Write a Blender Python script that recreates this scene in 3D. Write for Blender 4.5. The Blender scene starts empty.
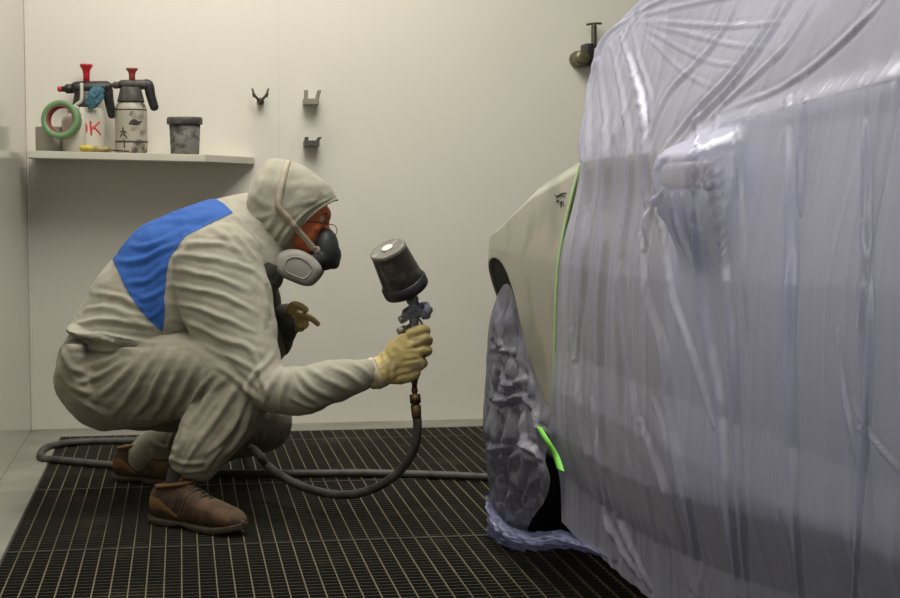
import bpy, bmesh, math, random
import numpy as np
from mathutils import Vector, Matrix, noise

random.seed(7)
scene = bpy.context.scene
COL = scene.collection
PI = math.pi

# ------------------------------------------------------------------ camera
F_PX = 1600.0
PITCH = math.atan(109.0 / F_PX)
YAW = math.atan(270.0 / F_PX * math.cos(PITCH))
CAM = Vector((0.0, 0.0, 1.0))
FW = Vector((math.sin(YAW) * math.cos(PITCH), math.cos(YAW) * math.cos(PITCH), -math.sin(PITCH)))
RT = Vector((math.cos(YAW), -math.sin(YAW), 0.0))
UP = RT.cross(FW)

cam_data = bpy.data.cameras.new('camera')
cam_data.sensor_width = 36.0
cam_data.lens = F_PX / 900.0 * 36.0
cam = bpy.data.objects.new('camera', cam_data)
COL.objects.link(cam)
cam.matrix_world = Matrix((
    (RT.x, UP.x, -FW.x, CAM.x),
    (RT.y, UP.y, -FW.y, CAM.y),
    (RT.z, UP.z, -FW.z, CAM.z),
    (0, 0, 0, 1)))
cam_data.clip_start = 0.05
scene.camera = cam


def ray(px, py):
    return FW * F_PX + RT * (px - 450.0) + UP * (299.0 - py)


def PY(px, py, y):            # point at depth y
    d = ray(px, py)
    return CAM + d * ((y - CAM.y) / d.y)


def PZ(px, py, z=0.0):        # point on a level plane
    d = ray(px, py)
    return CAM + d * ((z - CAM.z) / d.z)


def PX(px, py, x):            # point on the plane X = x
    d = ray(px, py)
    return CAM + d * ((x - CAM.x) / d.x)


def to_px(co):                # co: (n,3) numpy -> image coordinates
    v = co - np.array(CAM)
    zc = v @ np.array(FW)
    return np.stack([450 + F_PX * (v @ np.array(RT)) / zc, 299 - F_PX * (v @ np.array(UP)) / zc], 1)


def mpp(y):                   # metres per pixel at depth y
    return y / F_PX


# ------------------------------------------------------------------ materials
def lin(c):
    return tuple((v / 255.0 / 12.92) if v / 255.0 <= 0.04045 else ((v / 255.0 + 0.055) / 1.055) ** 2.4 for v in c) + (1.0,)


def mat(name, rgb, rough=0.6, metal=0.0, var=0.0, var_scale=8.0, bump=0.0, bump_scale=40.0, rgb2=None,
        spot=0.5, spec=0.5, detail=4.0, coat=0.0, sheen=0.0):
    m = bpy.data.materials.new(name)
    m.use_nodes = True
    nt = m.node_tree
    b = nt.nodes['Principled BSDF']
    b.inputs['Base Color'].default_value = lin(rgb)
    b.inputs['Roughness'].default_value = rough
    b.inputs['Metallic'].default_value = metal
    b.inputs['Specular IOR Level'].default_value = spec
    b.inputs['Coat Weight'].default_value = coat
    b.inputs['Sheen Weight'].default_value = sheen
    tc = nt.nodes.new('ShaderNodeTexCoord')
    if var > 0 or rgb2:
        n = nt.nodes.new('ShaderNodeTexNoise')
        n.inputs['Scale'].default_value = var_scale
        n.inputs['Detail'].default_value = detail
        nt.links.new(tc.outputs['Object'], n.inputs['Vector'])
        r = nt.nodes.new('ShaderNodeValToRGB')
        c = lin(rgb)
        if rgb2:
            r.color_ramp.elements[0].position = max(0, spot - 0.08)
            r.color_ramp.elements[1].position = min(1, spot + 0.08)
            r.color_ramp.elements[0].color = lin(rgb2)
            r.color_ramp.elements[1].color = c
        else:
            r.color_ramp.elements[0].position = 0.3
            r.color_ramp.elements[1].position = 0.7
            r.color_ramp.elements[0].color = tuple(v * (1 - var) for v in c[:3]) + (1,)
            r.color_ramp.elements[1].color = tuple(min(1, v * (1 + var)) for v in c[:3]) + (1,)
        nt.links.new(n.outputs['Fac'], r.inputs['Fac'])
        nt.links.new(r.outputs['Color'], b.inputs['Base Color'])
    if bump > 0:
        n2 = nt.nodes.new('ShaderNodeTexNoise')
        n2.inputs['Scale'].default_value = bump_scale
        n2.inputs['Detail'].default_value = 5.0
        nt.links.new(tc.outputs['Object'], n2.inputs['Vector'])
        bp = nt.nodes.new('ShaderNodeBump')
        bp.inputs['Strength'].default_value = bump
        bp.inputs['Distance'].default_value = 0.01
        nt.links.new(n2.outputs['Fac'], bp.inputs['Height'])
        nt.links.new(bp.outputs['Normal'], b.inputs['Normal'])
    return m


# ------------------------------------------------------------------ mesh helpers
def put(name, bm, m, parent=None, smooth=True, kind=None, recalc=True):
    me = bpy.data.meshes.new(name)
    if recalc:
        bmesh.ops.recalc_face_normals(bm, faces=bm.faces[:])
    bm.to_mesh(me)
    bm.free()
    return put_mesh(name, me, m, parent, smooth, kind)


def put_mesh(name, me, m, parent=None, smooth=True, kind=None):
    o = bpy.data.objects.new(name, me)
    COL.objects.link(o)
    for mm in (m if isinstance(m, (list, tuple)) else [m]):
        me.materials.append(mm)
    if smooth:
        me.polygons.foreach_set('use_smooth', [True] * len(me.polygons))
    if parent is not None:
        o.parent = parent
        bpy.context.view_layer.update()
        o.matrix_parent_inverse = parent.matrix_world.inverted()
    if kind:
        o['kind'] = kind
    return o


def thing(name, label, cat, loc=(0, 0, 0), group=None):
    o = bpy.data.objects.new(name, None)
    COL.objects.link(o)
    o.location = loc
    o.empty_display_size = 0.05
    tag(o, label, cat, group)
    bpy.context.view_layer.update()
    return o


def tag(o, label, cat, group=None):
    o['label'] = label
    o['category'] = cat
    if group:
        o['group'] = group
    return o


def box(bm, x0, x1, y0, y1, z0, z1, bevel=0.0, mi=0):
    vs = [bm.verts.new((x, y, z)) for x in (x0, x1) for y in (y0, y1) for z in (z0, z1)]
    fs = []
    for q in ((0, 1, 3, 2), (4, 6, 7, 5), (0, 4, 5, 1), (2, 3, 7, 6), (0, 2, 6, 4), (1, 5, 7, 3)):
        f = bm.faces.new([vs[i] for i in q])
        f.material_index = mi
        fs.append(f)
    if bevel > 0:
        es = list({e for f in fs for e in f.edges})
        bmesh.ops.bevel(bm, geom=es, offset=bevel, segments=2, affect='EDGES', profile=0.5)
    return vs


def lathe(bm, prof, mtx=None, seg=32, cap=True, mi=0):
    mtx = mtx or Matrix.Identity(4)
    rings = []
    for r, z in prof:
        rings.append([bm.verts.new(mtx @ Vector((r * math.cos(2 * PI * k / seg), r * math.sin(2 * PI * k / seg), z))) for k in range(seg)])
    for a, b in zip(rings, rings[1:]):
        for k in range(seg):
            f = bm.faces.new((a[k], a[(k + 1) % seg], b[(k + 1) % seg], b[k]))
            f.material_index = mi
    if cap:
        for rg in (rings[0], rings[-1]):
            f = bm.faces.new(rg)
            f.material_index = mi
    return rings


def axis_mtx(p0, direction, xref=None):
    z = Vector(direction).normalized()
    xr = Vector(xref) if xref is not None else (Vector((0, 1, 0)) if abs(z.y) < 0.9 else Vector((1, 0, 0)))
    x = (xr - z * xr.dot(z)).normalized()
    y = z.cross(x)
    p = Vector(p0)
    return Matrix(((x.x, y.x, z.x, p.x), (x.y, y.y, z.y, p.y), (x.z, y.z, z.z, p.z), (0, 0, 0, 1)))


def catmull(rows, sub):
    a = np.array(rows, float)
    n = len(a)
    if sub <= 1 or n < 3:
        if sub <= 1:
            return a
        out = [a[0] + (a[1] - a[0]) * t / sub for t in range(sub)] + [a[1]]
        return np.array(out)
    out = []
    for i in range(n - 1):
        p0 = a[max(i - 1, 0)]; p1 = a[i]; p2 = a[i + 1]; p3 = a[min(i + 2, n - 1)]
        for k in range(sub):
            t = k / sub
            out.append(0.5 * ((2 * p1) + (-p0 + p2) * t + (2 * p0 - 5 * p1 + 4 * p2 - p3) * t * t + (-p0 + 3 * p1 - 3 * p2 + p3) * t ** 3))
    out.append(a[-1])
    return np.array(out)


def rings_mesh(bm, rings, seg=24, cap=True, power=2.0, mi=0, round_caps=True):
    """rings: (n,9) centre, e1, e2 -> a closed lofted surface"""
    R = [np.array(r, float) for r in rings]
    if cap and round_caps:
        def extra(a, b):
            d = a[:3] - b[:3]
            L = np.linalg.norm(d)
            d = d / max(L, 1e-9)
            rad = min(np.linalg.norm(a[3:6]), np.linalg.norm(a[6:9]))
            o = []
            for s, c in ((0.5, 0.866), (0.85, 0.53), (0.98, 0.2)):
                q = a.copy()
                q[:3] = a[:3] + d * rad * s * 0.8
                q[3:] = a[3:] * c
                o.append(q)
            return o
        R = extra(R[0], R[1])[::-1] + R + extra(R[-1], R[-2])
    rows = []
    for r in R:
        row = []
        for k in range(seg):
            a = 2 * PI * k / seg
            ca, sa = math.cos(a), math.sin(a)
            if power != 2.0:
                ca = math.copysign(abs(ca) ** (2 / power), ca)
                sa = math.copysign(abs(sa) ** (2 / power), sa)
            row.append(bm.verts.new(r[:3] + r[3:6] * ca + r[6:9] * sa))
        rows.append(row)
    for a, b in zip(rows, rows[1:]):
        for k in range(seg):
            f = bm.faces.new((a[k], a[(k + 1) % seg], b[(k + 1) % seg], b[k]))
            f.material_index = mi
    if cap:
        bm.faces.new(rows[0]).material_index = mi
        bm.faces.new(rows[-1]).material_index = mi
    return rows


def tube(bm, pts, sub=4, seg=16, cap=True, ref=(0, 1, 0), mi=0, round_caps=True):
    """pts: (Vector, ru, rd): ru across the reference axis, rd along it"""
    rows = catmull([[*p[0], p[1], p[2] if len(p) > 2 else p[1]] for p in pts], sub)
    c = rows[:, :3]
    t = np.gradient(c, axis=0)
    t /= np.linalg.norm(t, axis=1)[:, None] + 1e-12
    ref = np.array(ref, float)
    rings = []
    prev = None
    for i in range(len(rows)):
        e1 = np.cross(t[i], ref)
        if np.linalg.norm(e1) < 0.15 and prev is not None:
            e1 = prev - t[i] * prev.dot(t[i])
        if np.linalg.norm(e1) < 1e-6:
            e1 = np.cross(t[i], [0.3, 0.2, 1])
        e1 /= np.linalg.norm(e1)
        if prev is not None and e1.dot(prev) < 0:
            e1 = -e1
        prev = e1
        e2 = np.cross(t[i], e1)
        rings.append(np.concatenate([c[i], e1 * rows[i, 3], e2 * rows[i, 4]]))
    return rings_mesh(bm, rings, seg, cap, mi=mi, round_caps=round_caps)


def wire(bm, pts, r, sub=6, seg=10, mi=0):
    """round tube of even radius, parallel-transport frames"""
    c = catmull([list(p) for p in pts], sub)
    t = np.gradient(c, axis=0)
    t /= np.linalg.norm(t, axis=1)[:, None] + 1e-12
    e = np.cross(t[0], [0.123, 0.456, 0.88])
    e /= np.linalg.norm(e)
    rings = []
    for i in range(len(c)):
        e = e - t[i] * e.dot(t[i])
        e /= np.linalg.norm(e)
        rr = r if not callable(r) else r(i / (len(c) - 1))
        rings.append(np.concatenate([c[i], e * rr, np.cross(t[i], e) * rr]))
    return rings_mesh(bm, rings, seg, True, mi=mi)


def ellipsoid(bm, centre, ax, ay, az, seg=24, rings=14):
    """ax, ay, az: axis vectors"""
    c = Vector(centre); ax = Vector(ax); ay = Vector(ay); az = Vector(az)
    rows = []
    for i in range(1, rings):
        th = PI * i / rings
        rows.append([bm.verts.new(c + az * math.cos(th) + (ax * math.cos(2 * PI * k / seg) + ay * math.sin(2 * PI * k / seg)) * math.sin(th)) for k in range(seg)])
    a = bm.verts.new(c + az); b = bm.verts.new(c - az)
    for r0, r1 in zip(rows, rows[1:]):
        for k in range(seg):
            bm.faces.new((r0[k], r1[k], r1[(k + 1) % seg], r0[(k + 1) % seg]))
    for k in range(seg):
        bm.faces.new((a, rows[0][k], rows[0][(k + 1) % seg]))
        bm.faces.new((b, rows[-1][(k + 1) % seg], rows[-1][k]))


def fuse(bm, voxel, smooth=6, factor=0.5):
    """one continuous skin round everything in bm -> mesh datablock"""
    me = bpy.data.meshes.new('fused')
    bmesh.ops.recalc_face_normals(bm, faces=bm.faces[:])
    bm.to_mesh(me)
    bm.free()
    o = bpy.data.objects.new('fused', me)
    COL.objects.link(o)
    r = o.modifiers.new('r', 'REMESH')
    r.mode = 'VOXEL'
    r.voxel_size = voxel
    if smooth:
        s = o.modifiers.new('s', 'SMOOTH')
        s.iterations = smooth
        s.factor = factor
    dg = bpy.context.evaluated_depsgraph_get()
    out = bpy.data.meshes.new_from_object(o.evaluated_get(dg))
    bpy.data.objects.remove(o)
    bpy.data.meshes.remove(me)
    out.materials.clear()
    return out


def get_co(me):
    a = np.empty(len(me.vertices) * 3)
    me.vertices.foreach_get('co', a)
    return a.reshape(-1, 3)


def get_no(me):
    a = np.empty(len(me.vertices) * 3)
    me.vertex_normals.foreach_get('vector', a)
    return a.reshape(-1, 3)


def set_co(me, co):
    me.vertices.foreach_set('co', co.reshape(-1))
    me.update()


def dist_poly(p, line):
    """distance of each image point to a polyline, and the place along it (0..1)"""
    line = np.array(line, float)
    best = np.full(len(p), 1e9)
    along = np.zeros(len(p))
    seglen = np.linalg.norm(np.diff(line, axis=0), axis=1)
    tot = seglen.sum()
    acc = 0.0
    for a, b, L in zip(line, line[1:], seglen):
        d = b - a
        t = np.clip(((p - a) @ d) / max(L * L, 1e-9), 0, 1)
        q = np.linalg.norm(p - (a + t[:, None] * d), axis=1)
        m = q < best
        best[m] = q[m]
        along[m] = (acc + t[m] * L) / tot
        acc += L
    return best, along


def creases(p, strokes):
    """sum of soft ridges along traced fold lines"""
    h = np.zeros(len(p))
    for line, amp, w in strokes:
        line = catmull(line, 4) if len(line) > 2 else np.array(line, float)
        d, s = dist_poly(p, line)
        env = np.sin(np.clip(s, 0.02, 0.98) * PI) ** 0.5
        x = d / w
        h += amp * env * (np.exp(-np.abs(x) ** 1.4) - 0.40 * np.exp(-((x - 1.7) ** 2) * 1.6))
    return h


def fbm(co, scale, seed=0.0, octs=3):
    out = np.empty(len(co))
    off = Vector((seed * 13.7, seed * 7.1, seed * 3.3))
    for i, c in enumerate(co):
        v = Vector((c[0] * scale[0], c[1] * scale[1], c[2] * scale[2])) + off
        out[i] = noise.fractal(v, 1.0, 2.0, octs)
    return out


def in_poly(p, poly):
    x, y = p[:, 0], p[:, 1]
    ins = np.zeros(len(p), bool)
    n = len(poly)
    for i in range(n):
        x0, y0 = poly[i]; x1, y1 = poly[(i + 1) % n]
        c = ((y0 > y) != (y1 > y)) & (x < (x1 - x0) * (y - y0) / ((y1 - y0) or 1e-9) + x0)
        ins ^= c
    return ins
# ================================================================== the booth
WALL_Y = PZ(300, 424, 0).y
WALL_X = PZ(30, 433, 0).x
R_X = 4.6
M_wall = mat('wall_paint', (222, 218, 205), 0.45, var=0.025, var_scale=1.6, bump=0.03, bump_scale=30)
M_left = mat('glossy_panel', (200, 197, 184), 0.12, var=0.03, var_scale=2.0, spec=0.7)
M_kerb = mat('kerb_paint', (136, 134, 122), 0.6, var=0.15, var_scale=6, bump=0.1)
M_pit = mat('pit_floor', (22, 21, 19), 0.9, var=0.3, var_scale=3)
M_barY = mat('worn_steel', (100, 93, 71), 0.55, 0.2, var=0.5, var_scale=1.7)
M_barX = mat('sooty_steel', (62, 59, 50), 0.6, 0.2, rgb2=(96, 90, 72), spot=0.36, var_scale=2.2)

bm = bmesh.new(); box(bm, WALL_X - 0.1, R_X, WALL_Y, WALL_Y + 0.1, -0.5, 3.4)
# panel joint on the back wall
wall_back = put('wall_back', bm, M_wall, smooth=False, kind='structure')
bm = bmesh.new(); box(bm, WALL_X - 0.1, WALL_X, 0.2, WALL_Y, -0.5, 3.4)
wall_left = put('wall_left', bm, M_left, smooth=False, kind='structure')
M_seam = mat('seam_filler', (212, 208, 194), 0.5)
bm = bmesh.new()
xs = PY(279, 100, WALL_Y).x
box(bm, xs - 0.0015, xs + 0.0015, WALL_Y - 0.0008, WALL_Y, 0.0, 3.4)
put('trim_1', bm, M_seam, smooth=False, kind='structure')
bm = bmesh.new()                                      # corner profile where the two walls meet
box(bm, WALL_X, WALL_X + 0.012, WALL_Y - 0.012, WALL_Y, 0.0, 3.4, 0.003)
put('trim_2', bm, M_wall, smooth=False, kind='structure')
# ledges round the pit
g0 = PZ(63, 435.5, 0); g1 = PZ(482, 427.5, 0)
GY = (g0.y + g1.y) / 2
GX = PZ(18, 525, 0).x
bm = bmesh.new()
box(bm, WALL_X, R_X, GY, WALL_Y, -0.12, 0.004, 0.004)
put('baseboard_back', bm, M_kerb, smooth=False, kind='structure')
bm = bmesh.new()
box(bm, WALL_X, GX, 0.2, GY, -0.12, 0.004, 0.004)
put('baseboard_left', bm, M_kerb, smooth=False, kind='structure')
bm = bmesh.new(); box(bm, WALL_X, R_X, 0.2, WALL_Y, -0.6, -0.45)
put('ground', bm, M_pit, smooth=False, kind='structure')
# steel grating
bm = bmesh.new()
PITCH_X = PZ(318.7, 598, 0).x - PZ(300.45, 598, 0).x
x_ref = PZ(309.6, 598, 0).x
joints = [GY, PZ(300, 439.5, 0).y, PZ(300, 482, 0).y, PZ(300, 541.5, 0).y]
st = joints[2] - joints[3]
joints += [joints[3] - st * k for k in range(1, 4)]
k0 = math.ceil((GX + 0.01 - x_ref) / PITCH_X)
for a, b in zip(joints, joints[1:]):
    for k in range(k0, k0 + int((R_X - 0.4 - GX) / PITCH_X)):
        x = x_ref + k * PITCH_X
        box(bm, x - 0.0017, x + 0.0017, b + 0.006, a - 0.006, -0.03, 0.0, mi=0)
    n = max(2, round((a - b) / 0.033))
    for i in range(n + 1):
        y = b + 0.004 + (a - b - 0.008) * i / n
        w = 0.0016 if 0 < i < n else 0.003
        box(bm, GX + 0.004, R_X - 0.4, y - w, y + w, -0.022, -0.0015 if 0 < i < n else 0.0, mi=1)
put('floor', bm, [M_barY, M_barX], smooth=False, kind='structure')

# ================================================================== shelf and what stands on it
SH_D = 0.345
SH_Y = WALL_Y - SH_D
M_shelf = mat('shelf_paint', (204, 200, 184), 0.5, var=0.05, var_scale=10)
lt = PY(29, 150.5, SH_Y); lb = PY(29, 158, SH_Y); rt = PY(205, 154.5, SH_Y); rb = PY(205, 160, SH_Y)
wt = PY(254, 160, WALL_Y)
SLOPE = (rt.z - lt.z) / (rt.x - lt.x)


def shelf_z(x):
    return lt.z + SLOPE * (x - lt.x)


bm = bmesh.new()
xa = PY(26.5, 155, SH_Y).x
out = [(xa, WALL_Y - 0.001), (xa, SH_Y), (rt.x, SH_Y), (wt.x, WALL_Y - 0.02), (wt.x, WALL_Y - 0.001)]
top = [bm.verts.new((x, y, shelf_z(x))) for x, y in out]
bot = [bm.verts.new((x, y, shelf_z(x) - 0.030)) for x, y in out]
bm.faces.new(top); bm.faces.new(bot[::-1])
for i in range(len(out)):
    j = (i + 1) % len(out)
    bm.faces.new((top[i], bot[i], bot[j], top[j]))
bmesh.ops.bevel(bm, geom=bm.edges[:], offset=0.003, segments=2, affect='EDGES')
tag(put('wall_shelf', bm, M_shelf, smooth=False), 'white wall shelf with a cut-off corner, carrying bottles and tape', 'shelf')

M_black = mat('black_plastic', (34, 33, 34), 0.45, var=0.3, var_scale=30)
M_dusty = mat('dusty_black_plastic', (62, 58, 53), 0.65, rgb2=(86, 82, 74), spot=0.42, var_scale=40)
M_red = mat('red_plastic', (186, 30, 44), 0.4)
M_dullred = mat('dull_red_plastic', (150, 62, 54), 0.6, var=0.2, var_scale=40)
M_milk = mat('milky_plastic', (205, 200, 186), 0.35, var=0.04, var_scale=20)
M_smear = mat('paint_smeared_plastic', (168, 163, 147), 0.5, rgb2=(78, 76, 70), spot=0.42, var_scale=22, detail=7)
M_redink = mat('red_marker', (205, 62, 62), 0.6)
M_dark = mat('dark_band', (58, 56, 52), 0.6, var=0.3, var_scale=60)


def sprayer(name, label, px, base_py, y, w_px, body_m, head_m, knob_m, z0, tall, dull):
    """pump pressure sprayer: bottle, head with nozzle, lever grip, pump knob. Local z up, nozzle towards -x"""
    s = mpp(y)
    cx = PY(px, 150, y).x
    r = thing(name, label, 'sprayer', (cx, y, z0), None)
    R = w_px * s / 2
    bm = bmesh.new()
    H = tall * s
    lathe(bm, [(R * .85, 0), (R * .97, .006), (R, .02), (R, H * .80), (R * .97, H * .88), (R * .86, H * .97), (R * .72, H)],
          Matrix.Translation((cx, y, z0)), 36)
    put('bottle', bm, body_m, r)
    return r, cx, R, H, s


# sprayer with the red letters
Y1 = SH_Y + 0.255
z1 = shelf_z(PY(85, 150, Y1).x)
sp1, cx, R, H, s = sprayer('pressure_sprayer', 'white pressure sprayer with bright red knob and red letters on its bottle',
                           86, 150, Y1, 37, M_milk, M_black, M_red, z1, 44, False)
zt = z1 + H


def sprayer_head(root, cx, y, z_bot, s, cone_h, px0, dims, head_m, knob_m, grip_m, tip_m, accent=None):
    """dims in image pixels relative to the bottle axis: see call"""
    (cone_b, cone_t, bar_z0, bar_z1, noz_l, grip_top, grip_bot_x, grip_bot_z, knob_x, knob_z0, knob_z1, knob_r) = dims
    bm = bmesh.new()
    lathe(bm, [(cone_b * s, 0), (cone_b * s, .006), (cone_t * s, cone_h * s), (cone_t * s * .9, cone_h * s + .004)],
          Matrix.Translation((cx, y, z_bot)), 28)
    put('collar', bm, head_m, root)
    zc = z_bot + (bar_z0 + bar_z1) / 2 * s
    hh = (bar_z1 - bar_z0) / 2 * s
    bm = bmesh.new()
    tube(bm, [(Vector((cx + noz_l * s * .55, y, zc)), hh * .75, hh * .75), (Vector((cx - 8 * s, y, zc + hh * .1)), hh, hh * 1.1),
              (Vector((cx + 6 * s, y, zc + hh * .1)), hh * 1.1, hh * 1.3), (Vector((cx + grip_top * s, y, zc + hh * .2)), hh * 1.05, hh)], sub=4, seg=16)
    put('head', bm, head_m, root)
    bm = bmesh.new()
    lathe(bm, [(hh * .72, 0), (hh * .75, 6 * s), (hh * .45, 8 * s), (hh * .4, 11 * s)], axis_mtx((cx + noz_l * s * .55, y, zc), (-1, 0, -.05)), 16)
    nz = put('nozzle', bm, head_m, root)
    bm = bmesh.new()
    lathe(bm, [(hh * .42, 0), (hh * .46, 2.2 * s), (hh * .3, 4 * s)], axis_mtx((cx + noz_l * s * .55 - 10.5 * s, y, zc - .5 * s), (-1, 0, -.05)), 14)
    put('nozzle_tip', bm, tip_m, nz)
    a = Vector((cx + (grip_top - 1) * s, y, zc + hh * .3)); b = Vector((cx + grip_bot_x * s, y, z_bot + grip_bot_z * s))
    bm = bmesh.new()
    tube(bm, [(a + Vector((-4 * s, 0, .5 * s)), 3.6 * s, 4.0 * s), (a + Vector((1 * s, 0, -1 * s)), 5.0 * s, 4.8 * s),
              (a.lerp(b, .5), 4.6 * s, 4.6 * s), (b, 4.3 * s, 4.2 * s)], sub=5, seg=14)
    put('lever_grip', bm, grip_m, root)
    if accent:
        bm = bmesh.new()
        tube(bm, [(a + Vector((-6 * s, 0, 3.6 * s)), 1.3 * s, 2.6 * s), (a + Vector((0, 0, 4.0 * s)), 1.5 * s, 2.8 * s), (a + Vector((3.0 * s, 0, 2.6 * s)), 1.2 * s, 2.4 * s)], sub=4, seg=12)
        put('trigger_button', bm, accent, root)
    kx = cx + knob_x * s
    bm = bmesh.new()
    k0, k1 = z_bot + knob_z0 * s, z_bot + knob_z1 * s
    h = k1 - k0
    lathe(bm, [(knob_r * .50 * s, 0), (knob_r * .52 * s, h * .5), (knob_r * .62 * s, h * .72), (knob_r * .95 * s, h * .88), (knob_r * s, h * .93), (knob_r * .96 * s, h), (knob_r * .3 * s, h * .96)],
          Matrix.Translation((kx, y, k0)), 24)
    put('pump_knob', bm, knob_m, root)


sprayer_head(sp1, cx, Y1, zt, s, 15, 86, (12.5, 10, 12, 24.5, -21, 21, 25.5, -7, 1.5, 22, 42, 6.2), M_black, M_red, M_black, M_red, M_red)
# red letters written on the bottle
bm = bmesh.new()


def on_bottle(px, py, extra=0.0012):
    dx = (px - 86) * s
    dx = max(-R * .98, min(R * .98, dx))
    return Vector((cx + dx, Y1 - math.sqrt(R * R - dx * dx) - extra, PY(px, py, Y1 - R).z))


strokes = [[(84, 121.5), (80, 122), (77, 125), (76.5, 129), (79, 133), (83, 134.5)],
           [(84, 121.5), (87, 124), (88, 128), (87, 132), (83, 134.5)],
           [(91.5, 121), (91.8, 128), (92.3, 135)], [(99.5, 121.5), (95, 126.5), (92.5, 129)], [(94.5, 127.5), (98, 131), (100.5, 135)]]
for st_ in strokes:
    tube(bm, [(on_bottle(*q), 0.0042, 0.0006) for q in st_], sub=4, seg=8)
put('lettering', bm, M_redink, sp1)

# paint-smeared grey sprayer
Y2 = SH_Y + 0.15
z2 = shelf_z(PY(131, 150, Y2).x)
sp2, cx2, R2, H2, s2 = sprayer('pressure_sprayer', 'paint-smeared grey pressure sprayer with dull red knob beside the bucket', 131.5, 150, Y2, 31, M_smear, None, None, z2, 50, True)
sprayer_head(sp2, cx2, Y2, z2 + H2, s2, 13.5, 131, (13, 10, 12, 21, -17, 17, 22.5, -5, 1.5, 19, 33, 5.8), M_dusty, M_dullred, M_black, M_dusty)
bm = bmesh.new()
lathe(bm, [(R2 * 1.012, 0), (R2 * 1.012, .007)], Matrix.Translation((cx2, Y2, z2 + 10.5 * s2)), 36)
put('label_band', bm, M_dark, sp2)
bm = bmesh.new()
lathe(bm, [(R2 * 1.0, 0), (R2 * .93, .012)], Matrix.Translation((cx2, Y2, z2 + 42 * s2)), 36)
put('label_band', bm, M_dark, sp2)
# dark leaf-shaped and figure-like paint marks on its bottle
bm = bmesh.new()


def on_b2(px, py):
    dx = (px - 131.5) * s2
    return Vector((cx2 + dx, Y2 - math.sqrt(max(1e-6, R2 * R2 - dx * dx)) - .0008, PY(px, py, Y2 - R2).z))


tube(bm, [(on_b2(130, 124), .003, .0006), (on_b2(134, 122), .012, .0006), (on_b2(138, 122.5), .009, .0006), (on_b2(142, 121), .002, .0006)], sub=4, seg=8)
for q in ([(124, 127), (124.5, 131), (125, 136)], [(121.5, 132), (124, 131), (127.5, 132.5)], [(121.5, 137), (124, 133), (128, 138)], [(125, 139), (125.5, 148)]):
    tube(bm, [(on_b2(*a), .0026, .0006) for a in q], sub=3, seg=8)
put('paint_mark', bm, M_dark, sp2)

# bucket
Y3 = SH_Y + 0.11
s3 = mpp(Y3)
c3 = PY(185, 150, Y3).x
z3 = shelf_z(c3)
bk = thing('paint_bucket', 'small grey paint-splashed bucket with lid standing alone on the shelf', 'bucket', (c3, Y3, z3))
M_bucket = mat('splashed_bucket', (112, 108, 101), 0.55, rgb2=(58, 55, 52), spot=0.46, var_scale=30, detail=8)
M_lid = mat('bucket_lid', (70, 67, 62), 0.5, rgb2=(110, 104, 96), spot=0.38, var_scale=40)
bm = bmesh.new()
lathe(bm, [(13.2 * s3, 0), (13.8 * s3, .004), (15.2 * s3, 30 * s3)], Matrix.Translation((c3, Y3, z3)), 36)
put('pail', bm, M_bucket, bk)
bm = bmesh.new()
lathe(bm, [(17 * s3, 29.5 * s3), (17.4 * s3, 30 * s3), (17.4 * s3, 35 * s3), (16.6 * s3, 36.5 * s3), (14 * s3, 36.5 * s3), (13.6 * s3, 35.5 * s3)],
      Matrix.Translation((c3, Y3, z3)), 36)
put('lid', bm, M_lid, bk)

# grey roll of tape lying flat, green masking tape leaning above it
M_duct = mat('silver_tape', (168, 163, 150), 0.4, var=0.06, var_scale=20)
M_green = mat('green_tape', (108, 142, 98), 0.55, var=0.08, var_scale=25)
M_core = mat('red_card_core', (142, 66, 62), 0.7, var=0.15, var_scale=20)
Y4 = SH_Y + 0.145
s4 = mpp(Y4)
c4 = PY(49.5, 150, Y4).x
z4 = shelf_z(c4)


def ring_roll(name, label, cat, mtx, r0, r1, h, m_tape, m_core):
    r = thing(name, label, cat, mtx.translation)
    bm = bmesh.new()
    lathe(bm, [(r0 * 1.06, -h / 2), (r1 * .985, -h / 2), (r1, -h / 2 * .94), (r1, h / 2 * .94), (r1 * .985, h / 2), (r0 * 1.06, h / 2), (r0 * 1.06, -h / 2)], mtx, 48, cap=False)
    put('tape', bm, m_tape, r)
    bm = bmesh.new()
    lathe(bm, [(r0, -h / 2), (r0 * 1.06, -h / 2), (r0 * 1.06, h / 2), (r0, h / 2), (r0, -h / 2)], mtx, 48, cap=False)
    put('core', bm, m_core, r)
    return r


ring_roll('tape_roll', 'grey roll of tape lying flat at the left end of the shelf', 'tape',
          Matrix.Translation((c4, Y4, z4 + 12 * s4)), 8 * s4, 13 * s4, 24 * s4, M_duct, M_duct)
g = PY(61.5, 120, SH_Y + 0.045)
mt = axis_mtx(g, (-0.24, -0.95, 0.10))
ring_roll('tape_roll', 'green masking tape roll with red core leaning against a white bottle', 'tape', mt, 12.2 * s4, 18.2 * s4, 12 * s4, M_green, M_core)
# small wash bottle with a spout
Y5 = SH_Y + 0.125 - .06
s5 = mpp(Y5)
c5 = PY(74, 150, Y5 + .06).x
z5 = shelf_z(c5)
wb = thing('wash_bottle', 'plain white squeeze bottle with thin upright spout behind the green tape', 'bottle', (c5, Y5 + .06, z5))
bm = bmesh.new()
lathe(bm, [(10 * s5, 0), (11.5 * s5, .004), (11.5 * s5, 30 * s5), (10 * s5, 35 * s5), (5 * s5, 38 * s5), (5 * s5, 40 * s5)], Matrix.Translation((c5, Y5 + .06, z5)), 28)
put('bottle', bm, M_milk, wb)
bm = bmesh.new()
lathe(bm, [(6 * s5, 0), (6 * s5, 5 * s5), (3.5 * s5, 7 * s5)], Matrix.Translation((c5, Y5 + .06, z5 + 39 * s5)), 20)
cap_ = put('cap', bm, M_milk, wb)
bm = bmesh.new()
q0 = Vector((c5, Y5 + .06, z5 + 44 * s5))
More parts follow.
